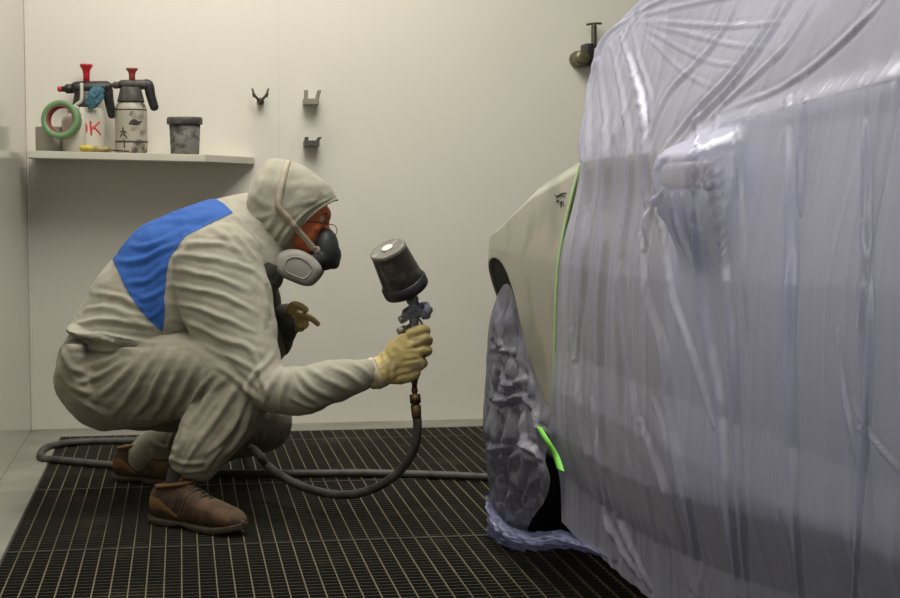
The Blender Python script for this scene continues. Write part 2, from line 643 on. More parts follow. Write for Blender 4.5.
wire(bm, [q0, q0 + Vector((4 * s5, -.01, 3 * s5)), q0 + Vector((8 * s5, -.015, 7 * s5)), q0 + Vector((8.4 * s5, -.015, 22 * s5))], 1.7 * s5, seg=12)
put('spout', bm, M_milk, wb)
# blue cloth tucked under the sprayer head
M_cloth = mat('blue_cloth', (66, 104, 120), 0.9, var=0.3, var_scale=30, bump=0.4, bump_scale=60)
bm = bmesh.new()
cc = PY(95, 97, Y1 - R - .012)
ellipsoid(bm, cc, (8 * s, 0, 1.5 * s), (0, .012, 0), (3 * s, 0, 11 * s), 44, 30)
for v in bm.verts:
    d = .5 - abs(noise.fractal(v.co * 34, 1, 2, 3))
    v.co += (v.co - cc).normalized() * (d - .25) * .02
tag(put('cloth', bm, M_cloth), 'crumpled blue cloth tucked under the black head of the white sprayer', 'cloth')
# yellow-handled screwdriver lying on the shelf edge
Y6 = SH_Y + 0.018
s6 = mpp(Y6)
a6 = PY(82, 149.5, Y6); a6.z = shelf_z(a6.x) + 3.4 * s6
b6 = PY(112, 151.5, Y6); b6.z = shelf_z(b6.x) + 2.4 * s6
c6 = PY(129, 152, Y6); c6.z = shelf_z(c6.x) + 1.5 * s6
sd = thing('screwdriver', 'yellow-handled screwdriver lying along the front edge of the shelf', 'screwdriver', (a6.x, Y6, shelf_z(a6.x)))
M_yel = mat('yellow_handle', (196, 172, 62), 0.5, var=0.15, var_scale=40)
M_yel2 = mat('dirty_yellow', (160, 146, 84), 0.6, rgb2=(96, 86, 50), spot=0.45, var_scale=60)
bm = bmesh.new()
tube(bm, [(a6, 3.2 * s6), (a6.lerp(b6, .2), 3.6 * s6), (a6.lerp(b6, .33), 2.9 * s6)], sub=4, seg=14)
put('handle_cap', bm, M_yel, sd)
bm = bmesh.new()
tube(bm, [(a6.lerp(b6, .3), 2.7 * s6), (a6.lerp(b6, .55), 2.9 * s6), (a6.lerp(b6, .85), 2.7 * s6), (b6, 1.6 * s6)], sub=4, seg=14)
put('handle', bm, M_yel2, sd)
bm = bmesh.new()
tube(bm, [(b6, .9 * s6), (c6, .7 * s6)], sub=2, seg=10)
put('blade', bm, M_black, sd)

# ================================================================== hooks and tap on the wall
M_hook = mat('tarnished_metal', (92, 88, 80), 0.5, 0.6, var=0.3, var_scale=60)
M_hook2 = mat('painted_bracket', (138, 134, 120), 0.5, 0.2, var=0.15, var_scale=40)
hk = thing('hanging_hook', 'small antler-shaped double hook on the wall beside the shelf', 'hook', PY(260, 100, WALL_Y))
bm = bmesh.new()
hy = WALL_Y - .05
ph = lambda a, b, d=.05: PY(a, b, WALL_Y - d)
lathe(bm, [(.014, 0), (.016, .004), (.012, .03), (.012, .05)], axis_mtx(ph(260.3, 101.5, 0), (0, -1, 0)), 16)
put('plate', bm, M_hook, hk)
for sgn in (-1, 1):
    bm = bmesh.new()
    wire(bm, [ph(260.3, 102), ph(260.3 + sgn * 3, 98.5, .06), ph(260.3 + sgn * 6, 94.5, .065), ph(260.3 + sgn * 8, 89, .06)], lambda t: .0062 - .002 * t, seg=10)
    wire(bm, [ph(260.3 + sgn * 4, 97, .06), ph(260.3 + sgn * 6.5, 96.5, .075), ph(260.3 + sgn * 7.5, 93.5, .085)], .0038, seg=8)
    put('prong', bm, M_hook, hk)


def bracket(label, x0, x1, yt, yb, m, grp=None):
    r = thing('hanging_bracket', label, 'hook', PY((x0 + x1) / 2, yb, WALL_Y), grp)
    w = (x1 - x0)
    bm = bmesh.new()
    A = PY(x0, yb, WALL_Y - .075); B = PY(x1, yb - (yb - yt) * .38, WALL_Y - .075)
    box(bm, A.x, B.x, WALL_Y - .08, WALL_Y, A.z, A.z + .026, .002)
    put('plate', bm, m, r, smooth=False)
    for q in (0, 1):
        xm = A.x + .008 if q == 0 else B.x - .008
        zt_ = PY(x0, yt, WALL_Y - .075).z
        dxx = (B.x - A.x) * (.02 if q == 0 else .16)
        bm = bmesh.new()
        vs = box(bm, xm - .008, xm + .008, WALL_Y - .08, WALL_Y - .060, A.z + .024, zt_, 0)
        for v in vs:
            if v.co.z > A.z + .03:
                v.co.x += dxx
        bmesh.ops.bevel(bm, geom=bm.edges[:], offset=.0015, segments=1, affect='EDGES')
        put('prong', bm, m, r, smooth=False)
    return r


bracket('upper grey two-pronged bracket hook on the wall above the painter', 304, 319, 90, 104.5, M_hook2)
bracket('lower dark two-pronged bracket hook on the wall just above the painter', 304.5, 319.5, 137, 146.5, M_hook)

tp = thing('air_tap', 'dark compressed air tap on the back wall beside the masking film', 'tap', PY(584, 55, WALL_Y))
M_brass = mat('old_brass', (118, 112, 88), 0.4, 0.7, var=0.2, var_scale=50)
bm = bmesh.new()
lathe(bm, [(.036, 0), (.036, .02), (.027, .03), (.027, .075), (.032, .08), (.032, .1), (.02, .105)], axis_mtx(ph(577, 59.5, 0), (0, -1, 0)), 24)
put('outlet', bm, M_brass, tp)
bm = bmesh.new()
box(bm, ph(583, 60).x, ph(592, 60).x, WALL_Y - .09, WALL_Y, ph(583, 66).z, ph(583, 44).z, .006)
put('valve_body', bm, M_black, tp)
bm = bmesh.new()
wire(bm, [ph(594, 46, .05), ph(594, 36, .05), ph(594, 26, .05)], .012, seg=12)
st_o = put('spindle', bm, M_hook, tp)
bm = bmesh.new()
wire(bm, [ph(587, 24.5, .05), ph(594, 23.5, .05), ph(601, 23.5, .05)], .005, seg=10)
put('tee_handle', bm, M_hook, tp)
# ================================================================== the car (parallel to the side wall, nose to the back wall)
X0 = 0.92


def sx(px, py, x=X0):
    p = PX(px, py, x)
    return p.y, p.z


def interp_fn(pairs):
    pairs = sorted(pairs)
    a = np.array([p[0] for p in pairs]); b = np.array([p[1] for p in pairs])
    return lambda y: float(np.interp(y, a, b))


crease_z = interp_fn([sx(568, 433), sx(632, 476), sx(718, 504), sx(860, 535), (0.5, .57), (4.9, .43)])
belt_z = interp_fn([sx(668, 152), sx(720, 122), sx(900, 75), (0.5, 1.22)])
fend_top = interp_fn([sx(501, 232), sx(516, 214), sx(535, 191), sx(557, 176), sx(576, 163), (sx(668, 152)[0], sx(668, 152)[1]), (5.4, .76)])
ARCH_Y = sx(497, 257)[0] - .06
ARCH_Z = .36
ARCH_R = sx(497, 257)[1] - .36
BELT_F = sx(668, 152)[0]
NOSE = ARCH_Y + .74
TAIL = 0.55


def sill_z(y):
    return .25


def side_x(y, z):
    zc = crease_z(y)
    x = X0
    if z < zc:
        x += (zc - z) * .30 + max(0, (.30 - z)) * .3
    else:
        t = (z - zc) / max(.1, (1.1 - zc))
        x += -.018 * math.sin(min(1, t) * PI) + max(0, t - .6) * .05
    if y > ARCH_Y + .05:
        x += ((y - ARCH_Y - .05) / .53) ** 2 * .26
    if y < 1.1:
        x += ((1.1 - y) / .55) ** 2 * .18
    return x


def arch_z(y):
    d = (y - ARCH_Y) / ARCH_R
    return ARCH_Z + ARCH_R * math.sqrt(max(0, 1 - d * d)) if abs(d) < 1 else -1


REAR_ARCH_Y = ARCH_Y - 3.22


def car_grid(ys, zfun, m, name, parent, nz=24, thick=.012, xoff=0.0, fn=None):
    """panel on the car's side; zfun(y) -> (z0, z1)"""
    bm = bmesh.new()
    rows = []
    for y in ys:
        z0, z1 = zfun(y)
        rows.append([bm.verts.new(((fn or side_x)(y, z0 + (z1 - z0) * k / nz) + xoff, y, z0 + (z1 - z0) * k / nz)) for k in range(nz + 1)])
    for a, b in zip(rows, rows[1:]):
        for k in range(nz):
            bm.faces.new((a[k], a[k + 1], b[k + 1], b[k]))
    bmesh.ops.recalc_face_normals(bm, faces=bm.faces[:])
    if sum(f.normal.x for f in bm.faces) > 0:
        bmesh.ops.reverse_faces(bm, faces=bm.faces[:])
    o = put(name, bm, m, parent, recalc=False)
    sm = o.modifiers.new('thickness', 'SOLIDIFY')
    sm.thickness = thick
    sm.offset = -1.0
    return o


def yr(a, b, n):
    return [a + (b - a) * i / n for i in range(n + 1)]


M_primer = mat('sanded_fender', (166, 163, 148), 0.42, rgb2=(140, 140, 127), spot=0.40, var_scale=4.5, detail=2)
M_paint = mat('silver_car_paint', (196, 200, 210), 0.4, 0.05, coat=0.3)
M_clad = mat('dark_sill_plastic', (80, 82, 92), 0.6)
M_glass = mat('car_glass', (60, 68, 68), 0.08, spec=0.6)
M_tyre = mat('tyre_rubber', (24, 24, 24), 0.85, bump=0.3, bump_scale=60)
M_rim = mat('wheel_rim', (150, 150, 152), 0.35, 0.8)
M_inner = mat('arch_liner', (20, 20, 21), 0.9)

car = thing('car', 'silver car wrapped in clear masking film with its front fender left bare', 'car', (1.78, 2.9, 0))
DOOR_F = BELT_F - .04                     # front edge of the front door
DOOR_R = sx(875, 500)[0]
# front fender
fy = sorted(set(yr(DOOR_F + .006, NOSE, 70) + [ARCH_Y - ARCH_R + .001, ARCH_Y + ARCH_R - .001]))
fender = car_grid(fy, lambda y: (max(.30 if y < ARCH_Y else .42, arch_z(y)), fend_top(y)), M_primer, 'fender', car, 36)


def fender_dirt():
    pass


# doors and rear quarter
zb = lambda y: (crease_z(y) - .0, belt_z(y))
dr = car_grid(yr(DOOR_R + .005, DOOR_F, 40), lambda y: (crease_z(y), belt_z(y)), M_paint, 'door', car, 30)
d2 = car_grid(yr(REAR_ARCH_Y + .42, DOOR_R - .005, 24), lambda y: (crease_z(y), belt_z(y)), M_paint, 'door', car, 20)
car_grid(yr(TAIL, REAR_ARCH_Y + .415, 30), lambda y: (max(.32, (ARCH_Z + ARCH_R * math.sqrt(max(0, 1 - ((y - REAR_ARCH_Y) / ARCH_R) ** 2))) if abs(y - REAR_ARCH_Y) < ARCH_R else .32), belt_z(y)), M_paint, 'quarter_panel', car, 24)
car_grid(yr(REAR_ARCH_Y + .42, DOOR_F + .02, 50), lambda y: (.20, crease_z(y)), M_clad, 'sill', car, 12)
# glass, pillar, roof
RZ = 1.60
pil = [(X0 + .05, BELT_F + .02, belt_z(BELT_F) - .01), (X0 + .13, BELT_F - .52, 1.335), (X0 + .24, BELT_F - 1.02, RZ - .05), (X0 + .27, BELT_F - 1.5, RZ - .01)]


def glass_x(y, z):
    return X0 + .045 + (z - belt_z(y)) * .42


def pil_z(y):
    return float(np.interp(y, [p[1] for p in pil[::-1]], [p[2] for p in pil[::-1]]))


car_grid(yr(TAIL + .35, BELT_F - .03, 40), lambda y: (belt_z(y) - .01, max(belt_z(y), min(RZ - .03, pil_z(y)))), M_glass, 'side_window', car, 12, .006, .01, glass_x)
bm = bmesh.new()
tube(bm, [(Vector(p) + Vector((.045, 0, -.02)), .035, .03) for p in pil], sub=6, seg=14, ref=(1, 0, 0))
put('pillar', bm, M_paint, car)
bm = bmesh.new()
rows = []
for y in yr(TAIL + .25, BELT_F - 1.0, 20):
    rows.append([bm.verts.new((X0 + .26 + 1.2 * k / 16, y, RZ - .02 + .05 * math.sin(PI * k / 16))) for k in range(17)])
for a, b in zip(rows, rows[1:]):
    for k in range(16):
        bm.faces.new((a[k], a[k + 1], b[k + 1], b[k]))
put('roof', bm, M_paint, car).modifiers.new('t', 'SOLIDIFY').thickness = .02
bm = bmesh.new()
rows = []
for i in range(17):
    t = i / 16
    y = BELT_F + .06 - 1.06 * t
    z = 1.07 + (RZ - 1.09) * t
    rows.append([bm.verts.new((X0 + .10 + .14 * t + (1.52 - .28 * t) * k / 16, y + .10 * math.sin(PI * k / 16), z)) for k in range(17)])
for a, b in zip(rows, rows[1:]):
    for k in range(16):
        bm.faces.new((a[k], a[k + 1], b[k + 1], b[k]))
put('windscreen', bm, M_glass, car).modifiers.new('t', 'SOLIDIFY').thickness = .006
# bonnet, far side, tail
bm = bmesh.new()
rows = []
for y in yr(BELT_F + .08, NOSE - .05, 30):
    zt_ = fend_top(y)
    n = 20
    rows.append([bm.verts.new((side_x(y, zt_) + [.0, .012, .04, .09][k] if k < 4 else side_x(y, zt_) + .09 + (1.55 - .09) * (k - 3) / (n - 3), y,
                               zt_ + [0, .012, .02, .024][min(k, 3)] + (.03 * math.sin(PI * (k - 3) / (n - 3)) if k > 3 else 0))) for k in range(n + 1)])
for a, b in zip(rows, rows[1:]):
    for k in range(20):
        bm.faces.new((a[k], a[k + 1], b[k + 1], b[k]))
put('bonnet', bm, M_primer, car).modifiers.new('t', 'SOLIDIFY').thickness = .012
bm = bmesh.new()
rows = []
for y in yr(TAIL, NOSE - .05, 40):
    zt_ = belt_z(y) if y < BELT_F else fend_top(y)
    rows.append([bm.verts.new((2.64 - (side_x(y, .7) - X0) * .9, y, z)) for z in (max(.3, arch_z(y)), .6, .8, zt_)])
for a, b in zip(rows, rows[1:]):
    for k in range(3):
        bm.faces.new((a[k], a[k + 1], b[k + 1], b[k]))
put('far_side', bm, M_paint, car).modifiers.new('t', 'SOLIDIFY').thickness = .012
bm = bmesh.new()
rows = []
for x in yr(X0 + .2, 2.45, 20):
    rows.append([bm.verts.new((x, TAIL - .04 * math.sin(PI * (x - 1.1) / 1.4) + .3 * max(0, z - 1.1), z)) for z in (.3, .5, .8, 1.1, 1.35, RZ - .03)])
for a, b in zip(rows, rows[1:]):
    for k in range(5):
        bm.faces.new((a[k], a[k + 1], b[k + 1], b[k]))
put('tailgate', bm, M_paint, car).modifiers.new('t', 'SOLIDIFY').thickness = .012
# floor pan / bulkhead so nothing shows through underneath
bm = bmesh.new()
box(bm, X0 + .14, 2.5, REAR_ARCH_Y + .45, ARCH_Y - .42, .2, .24)
box(bm, X0 + .38, 2.3, TAIL + .1, NOSE - .3, .26, .9)
put('underbody', bm, M_inner, car, smooth=False)
# wheels
for wy in (ARCH_Y, REAR_ARCH_Y):
    for wx, s_ in ((X0 + .035, 1), (2.6, -1)):
        mt = Matrix.Translation((wx, wy, .325)) @ Matrix.Rotation(PI / 2 * s_, 4, 'Y')
        bm = bmesh.new()
        lathe(bm, [(.21, .0), (.25, -.004), (.30, .006), (.322, .03), (.325, .10), (.325, .14), (.322, .19), (.30, .21), (.21, .21), (.21, .0)], mt, 48, cap=False)
        w = put('tyre', bm, M_tyre, car)
        bm = bmesh.new()
        lathe(bm, [(.0001, .03), (.05, .025), (.06, .04), (.19, .03), (.212, .006), (.215, .2), (.0001, .19)], mt, 40)
        put('rim', bm, M_rim, w)
# door mirror
MX = .845
ym0, ym1 = PX(688, 175, MX).y, PX(660, 178, MX).y
zt0, zb0 = PX(692, 161, MX).z, PX(692, 189, MX).z
cy_, cz_ = (ym0 + ym1) / 2, (zt0 + zb0) / 2
bm = bmesh.new()
box(bm, MX, MX + .050, ym0, ym1, zb0, zt0, .012)
mir = put('door_mirror', bm, mat('mirror_cap', (232, 224, 216), 0.4), car)
bm = bmesh.new()
tube(bm, [(Vector((MX + .035, cy_ + .02, zb0 + .02)), .014), (Vector((X0 + .03, cy_ + .06, zb0 + .012)), .02)], sub=3, seg=12)
put('mirror_arm', bm, M_clad, mir)

# ================================================================== masking film
def film_mat(name, tint, haze, lo, hi, rough=0.22, bump=0.25, scale=26.0):
    m = bpy.data.materials.new(name)
    m.use_nodes = True
    nt = m.node_tree
    nt.nodes.remove(nt.nodes['Principled BSDF'])
    outn = nt.nodes['Material Output']
    N = nt.nodes.new
    tr = N('ShaderNodeBsdfTransparent'); tr.inputs['Color'].default_value = (*tint, 1)
    df = N('ShaderNodeBsdfDiffuse'); df.inputs['Color'].default_value = (*haze, 1)
    tl = N('ShaderNodeBsdfTranslucent'); tl.inputs['Color'].default_value = (*haze, 1)
    gl = N('ShaderNodeBsdfGlossy'); gl.inputs['Roughness'].default_value = rough
    gl.inputs['Color'].default_value = (.9, .9, .95, 1)
    m1 = N('ShaderNodeMixShader'); m1.inputs['Fac'].default_value = .40
    m2 = N('ShaderNodeMixShader'); m2.inputs['Fac'].default_value = .22
    m3 = N('ShaderNodeMixShader')
    lw = N('ShaderNodeLayerWeight'); lw.inputs['Blend'].default_value = .35
    mr = N('ShaderNodeMapRange')
    mr.inputs['To Min'].default_value = lo; mr.inputs['To Max'].default_value = hi
    tc = N('ShaderNodeTexCoord'); mp = N('ShaderNodeMapping'); mp.inputs['Scale'].default_value = (1, 1.8, .55)
    nz = N('ShaderNodeTexNoise'); nz.inputs['Scale'].default_value = scale; nz.inputs['Detail'].default_value = 5
    nz.inputs['Distortion'].default_value = 1.2
    bp = N('ShaderNodeBump'); bp.inputs['Strength'].default_value = bump; bp.inputs['Distance'].default_value = .01
    L = nt.links.new
    L(tc.outputs['Object'], mp.inputs['Vector']); L(mp.outputs['Vector'], nz.inputs['Vector'])
    L(nz.outputs['Fac'], bp.inputs['Height'])
    for n in (df, tl, gl, lw):
        L(bp.outputs['Normal'], n.inputs['Normal'])
    L(lw.outputs['Facing'], mr.inputs['Value'])
    L(df.outputs[0], m1.inputs[1]); L(tl.outputs[0], m1.inputs[2])
    L(m1.outputs[0], m2.inputs[1]); L(gl.outputs[0], m2.inputs[2])
    L(mr.outputs[0], m3.inputs['Fac'])
    L(tr.outputs[0], m3.inputs[1]); L(m2.outputs[0], m3.inputs[2])
    L(m3.outputs[0], outn.inputs['Surface'])
    return m


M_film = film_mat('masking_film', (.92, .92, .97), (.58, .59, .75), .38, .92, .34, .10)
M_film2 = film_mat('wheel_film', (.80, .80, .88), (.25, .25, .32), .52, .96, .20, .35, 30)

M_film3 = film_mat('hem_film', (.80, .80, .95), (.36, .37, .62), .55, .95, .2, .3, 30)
# tape line = front border of the film on the car's side (image points on the side plane)
TAPE = [(577, 163), (573, 195), (569.5, 230), (567, 270), (565, 310), (563, 345), (560, 380), (557, 405)]
TENT = [(577, 163), (579, 140), (583, 112), (586, 90), (590, 64), (604, 38), (622, 20), (640, 4), (668, -22), (720, -62), (800, -120)]
LOWB = [(557, 405), (553, 430), (549, 462), (552, 488)]


def film_border(z):
    pass


# the film as columns: each column follows the car's side at one depth, from the hem up
bord = []           # (z, y) of the front border
for q in LOWB[::-1] + TAPE[::-1][1:] + TENT[1:]:
    xx = X0 - .012 if q[1] > 160 else X0 - .002 + (160 - q[1]) * .00045
    p = PX(q[0], q[1], xx)
    bord.append((p.z, p.y))
bz = np.array([b[0] for b in bord]); by = np.array([b[1] for b in bord])
o_ = np.argsort(bz); bz = bz[o_]; by = by[o_]


def border_y(z):
    return float(np.interp(z, bz, by))


def film_x(y, z):
    """film surface before its folds"""
    off = .014 + .010 * min(1, max(0, (.62 - z) / .1))
    bt = belt_z(y) if y < BELT_F else fend_top(y)
    if z <= bt:
        x = side_x(min(y, ARCH_Y), z) - off
        if z < .40:
            x = min(x, X0 + .012)
    else:
        door = X0 + .035 + (z - bt) * .42 - off
        tent = X0 + .02 + (z - bt) * .17 - off
        t = min(1, max(0, (y - (BELT_F - .12)) / .30))
        x = door * (1 - t) + tent * t
        x -= .010 * math.exp(-((z - bt) / .02) ** 2) * (1 - t)
    if y > BELT_F - .1 and abs(z - bt) < .2:      # no ridge where the sheet leaves the fender's top edge
        k = min(1, (y - BELT_F + .1) / .2) * (.5 + .5 * math.cos(PI * (z - bt) / .2))
        x = x * (1 - k) + (X0 - .004 + max(0, z - bt) * .17) * k
    # stretched over the mirror
    dy, dz = (y - cy_), (z - cz_)
    hy2, hz2 = abs(ym1 - ym0) / 2 + .002, (zt0 - zb0) / 2 + .004
    ky = min(1, max(0, 1 - (abs(dy) - hy2) / .07))
    kz = min(1, max(0, 1 - (abs(dz) - hz2) / (.16 if dz < 0 else .06)))
    k = ky * ky * (3 - 2 * ky) * kz * kz * (3 - 2 * kz)
    if k > .001:
        x = min(x, x * (1 - k) + (MX - .010) * k)
    return x


FOLDS = [   # long hanging folds: image polyline, height (m), width (px)
    ([(589, 75), (591, 150), (588, 230), (583, 300), (577, 360)], .016, 2.2),
    ([(600, 60), (608, 140), (606, 220), (600, 300), (600, 380), (604, 470), (615, 560)], .018, 2.4),
    ([(612, 45), (626, 110), (630, 190), (622, 260), (628, 340), (640, 430), (655, 540)], .016, 2.2),
    ([(622, 35), (640, 90), (648, 150), (650, 215), (645, 250)], .022, 2.2),
    ([(632, 22), (640, 60), (650, 97), (650, 140), (655, 185), (662, 230)], .022, 2.0),
    ([(640, 235), (650, 300), (665, 360), (672, 430), (690, 520), (700, 598)], .018, 2.6),
    ([(662, 225), (672, 290), (690, 350), (714, 428)], .016, 2.0),
    ([(700, 110), (698, 180), (700, 250), (710, 330), (722, 400), (727, 470), (733, 540), (738, 598)], .024, 2.8),
    ([(717, 115), (714, 170), (722, 240), (733, 330), (737, 420), (742, 510), (748, 598)], .018, 2.4),
    ([(737, 120), (741, 200), (745, 280), (748, 340)], .010, 2.0),
    ([(788, 98), (792, 180), (793, 260), (790, 340), (794, 430), (797, 520), (800, 598)], .020, 3.0),
    ([(806, 96), (804, 150), (800, 215)], .012, 2.0),
    ([(866, 84), (870, 170), (868, 260), (862, 330)], .012, 2.5),
    ([(645, 150), (668, 95), (700, 60), (730, 20), (745, -15)], .018, 2.5),
    ([(656, 168), (690, 118), (716, 92), (758, 40), (790, -15)], .022, 3.0),
    ([(664, 160), (706, 112), (745, 70), (775, 28), (800, -15)], .022, 2.5),
    ([(690, 150), (716, 112), (752, 80), (790, 40), (820, -10)], .016, 2.5),
    ([(720, 112), (780, 88), (820, 60), (862, 20), (880, -10)], .014, 3.0),
    ([(800, 80), (838, 48), (870, 15), (890, -10)], .010, 2.5),
    ([(640, 20), (690, 24), (735, 26), (785, 22)], .014, 2.2), ([(640, 22), (690, 34), (730, 44), (770, 48)], .012, 2.2),
    ([(642, 26), (680, 48), (712, 62), (745, 66)], .012, 2.0), ([(643, 32), (670, 60), (700, 82), (720, 88)], .010, 2.0),
    ([(640, 16), (680, 6), (730, -4), (780, -14)], .012, 2.2), ([(638, 12), (664, -2), (690, -16)], .012, 2.2),
    ([(632, 18), (612, 30), (600, 50), (592, 80)], .010, 2.0), ([(634, 20), (622, 48), (616, 90), (618, 150)], .012, 2.0),
    ([(662, 190), (652, 215), (650, 245)], .014, 2.0), ([(672, 195), (676, 225), (690, 262)], .014, 2.0), ([(682, 195), (690, 230), (696, 270)], .012, 2.0),
    ([(572, 330), (580, 400), (590, 460), (612, 530), (640, 580)], .014, 2.2), ([(592, 400), (606, 470), (628, 540), (650, 590)], .014, 2.2),
    ([(642, 420), (662, 480), (680, 540), (690, 590)], .016, 2.2), ([(655, 400), (668, 450), (672, 500)], .012, 2.0),
    ([(615, 300), (620, 360), (622, 430), (632, 480)], .012, 2.0),
    ([(840, 330), (848, 400), (860, 470)], .010, 2.0), ([(770, 430), (776, 480), (782, 520)], .008, 2.0),
    ([(870, 220), (872, 320), (868, 420), (862, 500), (855, 598)], .012, 2.2),
    ([(855, 400), (868, 430), (900, 470)], .008, 2.2),
]


def build_film():
    Zt = 1.72
    # depth samples: fine in view, coarse behind the camera's edge
    nu, nv = 420, 330
    inv0, inv1 = 1 / 0.45, 1.0
    verts = np.zeros((nu + 1, nv + 1, 3))
    for j in range(nv + 1):
        z = .17 + (Zt - .17) * j / nv
        yf = border_y(z)
        for i in range(nu + 1):
            t = i / nu
            if t < .9:
                y = 1 / (1 / yf + (1 / 1.85 - 1 / yf) * (t / .9))
            else:
                y = 1.85 + (.5 - 1.85) * (t - .9) / .1
            verts[i, j] = (film_x(y, z), y, z)
    flat = verts.reshape(-1, 3)
    px = to_px(flat)
    near = flat[:, 1] > 1.7
    h = np.zeros(len(flat))
    h[near] = creases(px[near], [(l, a * (.78 if min(q[1] for q in l) > 60 or max(q[1] for q in l) > 240 else .36), w * .85) for l, a, w in FOLDS])
    # soft random sag, stretched along the hang
    zonek = np.interp(flat[:, 1], [BELT_F - .35, BELT_F + .05], [.22, .75])
    n1 = fbm(flat, (1, 6, 1.6), 1, 2) * .006 + fbm(flat, (1, 26, 3), 2, 2) * .0012 \
        + np.clip(1 - np.abs(fbm(flat, (.5, 7, .8), 14, 2)) * 2.2, 0, 1) ** 7 * .006 * zonek + np.clip(1 - np.abs(fbm(flat, (.5, 13, 1.4), 15, 2)) * 2.2, 0, 1) ** 6 * .003 * zonek
    edge = np.clip((flat[:, 2] - .05) / .1, 0, 1)
    h = h + n1
    # stays tight to the tape
    yb_ = np.interp(flat[:, 2], bz, by)
    ttape = np.clip((yb_ - flat[:, 1]) / .05, 0, 1)
    taped = (flat[:, 2] < fend_top(3.5)) & (flat[:, 2] > .45)
    h = np.where(taped, h * ttape, h)
    flat[:, 0] -= np.clip(h, -.007, .04)
    me = bpy.data.meshes.new('film_side')
    V = flat.reshape(nu + 1, nv + 1, 3)
    idx = np.arange((nu + 1) * (nv + 1)).reshape(nu + 1, nv + 1)
    faces = np.stack([idx[:-1, :-1], idx[1:, :-1], idx[1:, 1:], idx[:-1, 1:]], -1).reshape(-1, 4)
    extra_v = []
    extra_f = []
    # front face of the tent: from the border across the bonnet to the far side
    jt = [j for j in range(nv + 1) if V[0, j, 2] > fend_top(V[0, j, 1]) - .002]
    base = len(flat)
    nx = 26
    rows = []
    for j in jt:
        p = V[0, j]
        row = [idx[0, j]]
        for k in range(1, nx + 1):
            t = k / nx
            x = p[0] + (2.55 - p[0]) * t ** 1.6
            zz = p[2] - .02 * math.sin(PI * t) + .006 * noise.noise(Vector((x * 6, p[2] * 9, 1)))
            yy = p[1] - .05 * t + .02 * t * noise.noise(Vector((x * 9, p[2] * 4, 5)))
            row.append(base + len(extra_v))
            extra_v.append((x, yy, zz))
        rows.append(row)
    for a, b in zip(rows, rows[1:]):
        for k in range(nx):
            extra_f.append((a[k], b[k], b[k + 1], a[k + 1]))
    # roof part
    rows = []
    for i in range(0, nu + 1, 6):
        p = V[i, nv]
        row = [idx[i, nv]]
        for k in range(1, nx + 1):
            t = k / nx
            row.append(base + len(extra_v))
            extra_v.append((p[0] + (2.4 - p[0]) * t, p[1], p[2] + .03 * math.sin(PI * t)))
        rows.append(row)
    for a, b in zip(rows, rows[1:]):
        for k in range(nx):
            extra_f.append((a[k], a[k + 1], b[k + 1], b[k]))
    allv = np.concatenate([flat, np.array(extra_v)])
    me.from_pydata(allv.tolist(), [], [tuple(f) for f in faces.tolist()] + extra_f)
    o = put_mesh('masking_film', me, M_film)
    tag(o, 'clear bluish plastic masking film draped over the whole car body', 'plastic sheet')
    return o


film = build_film()


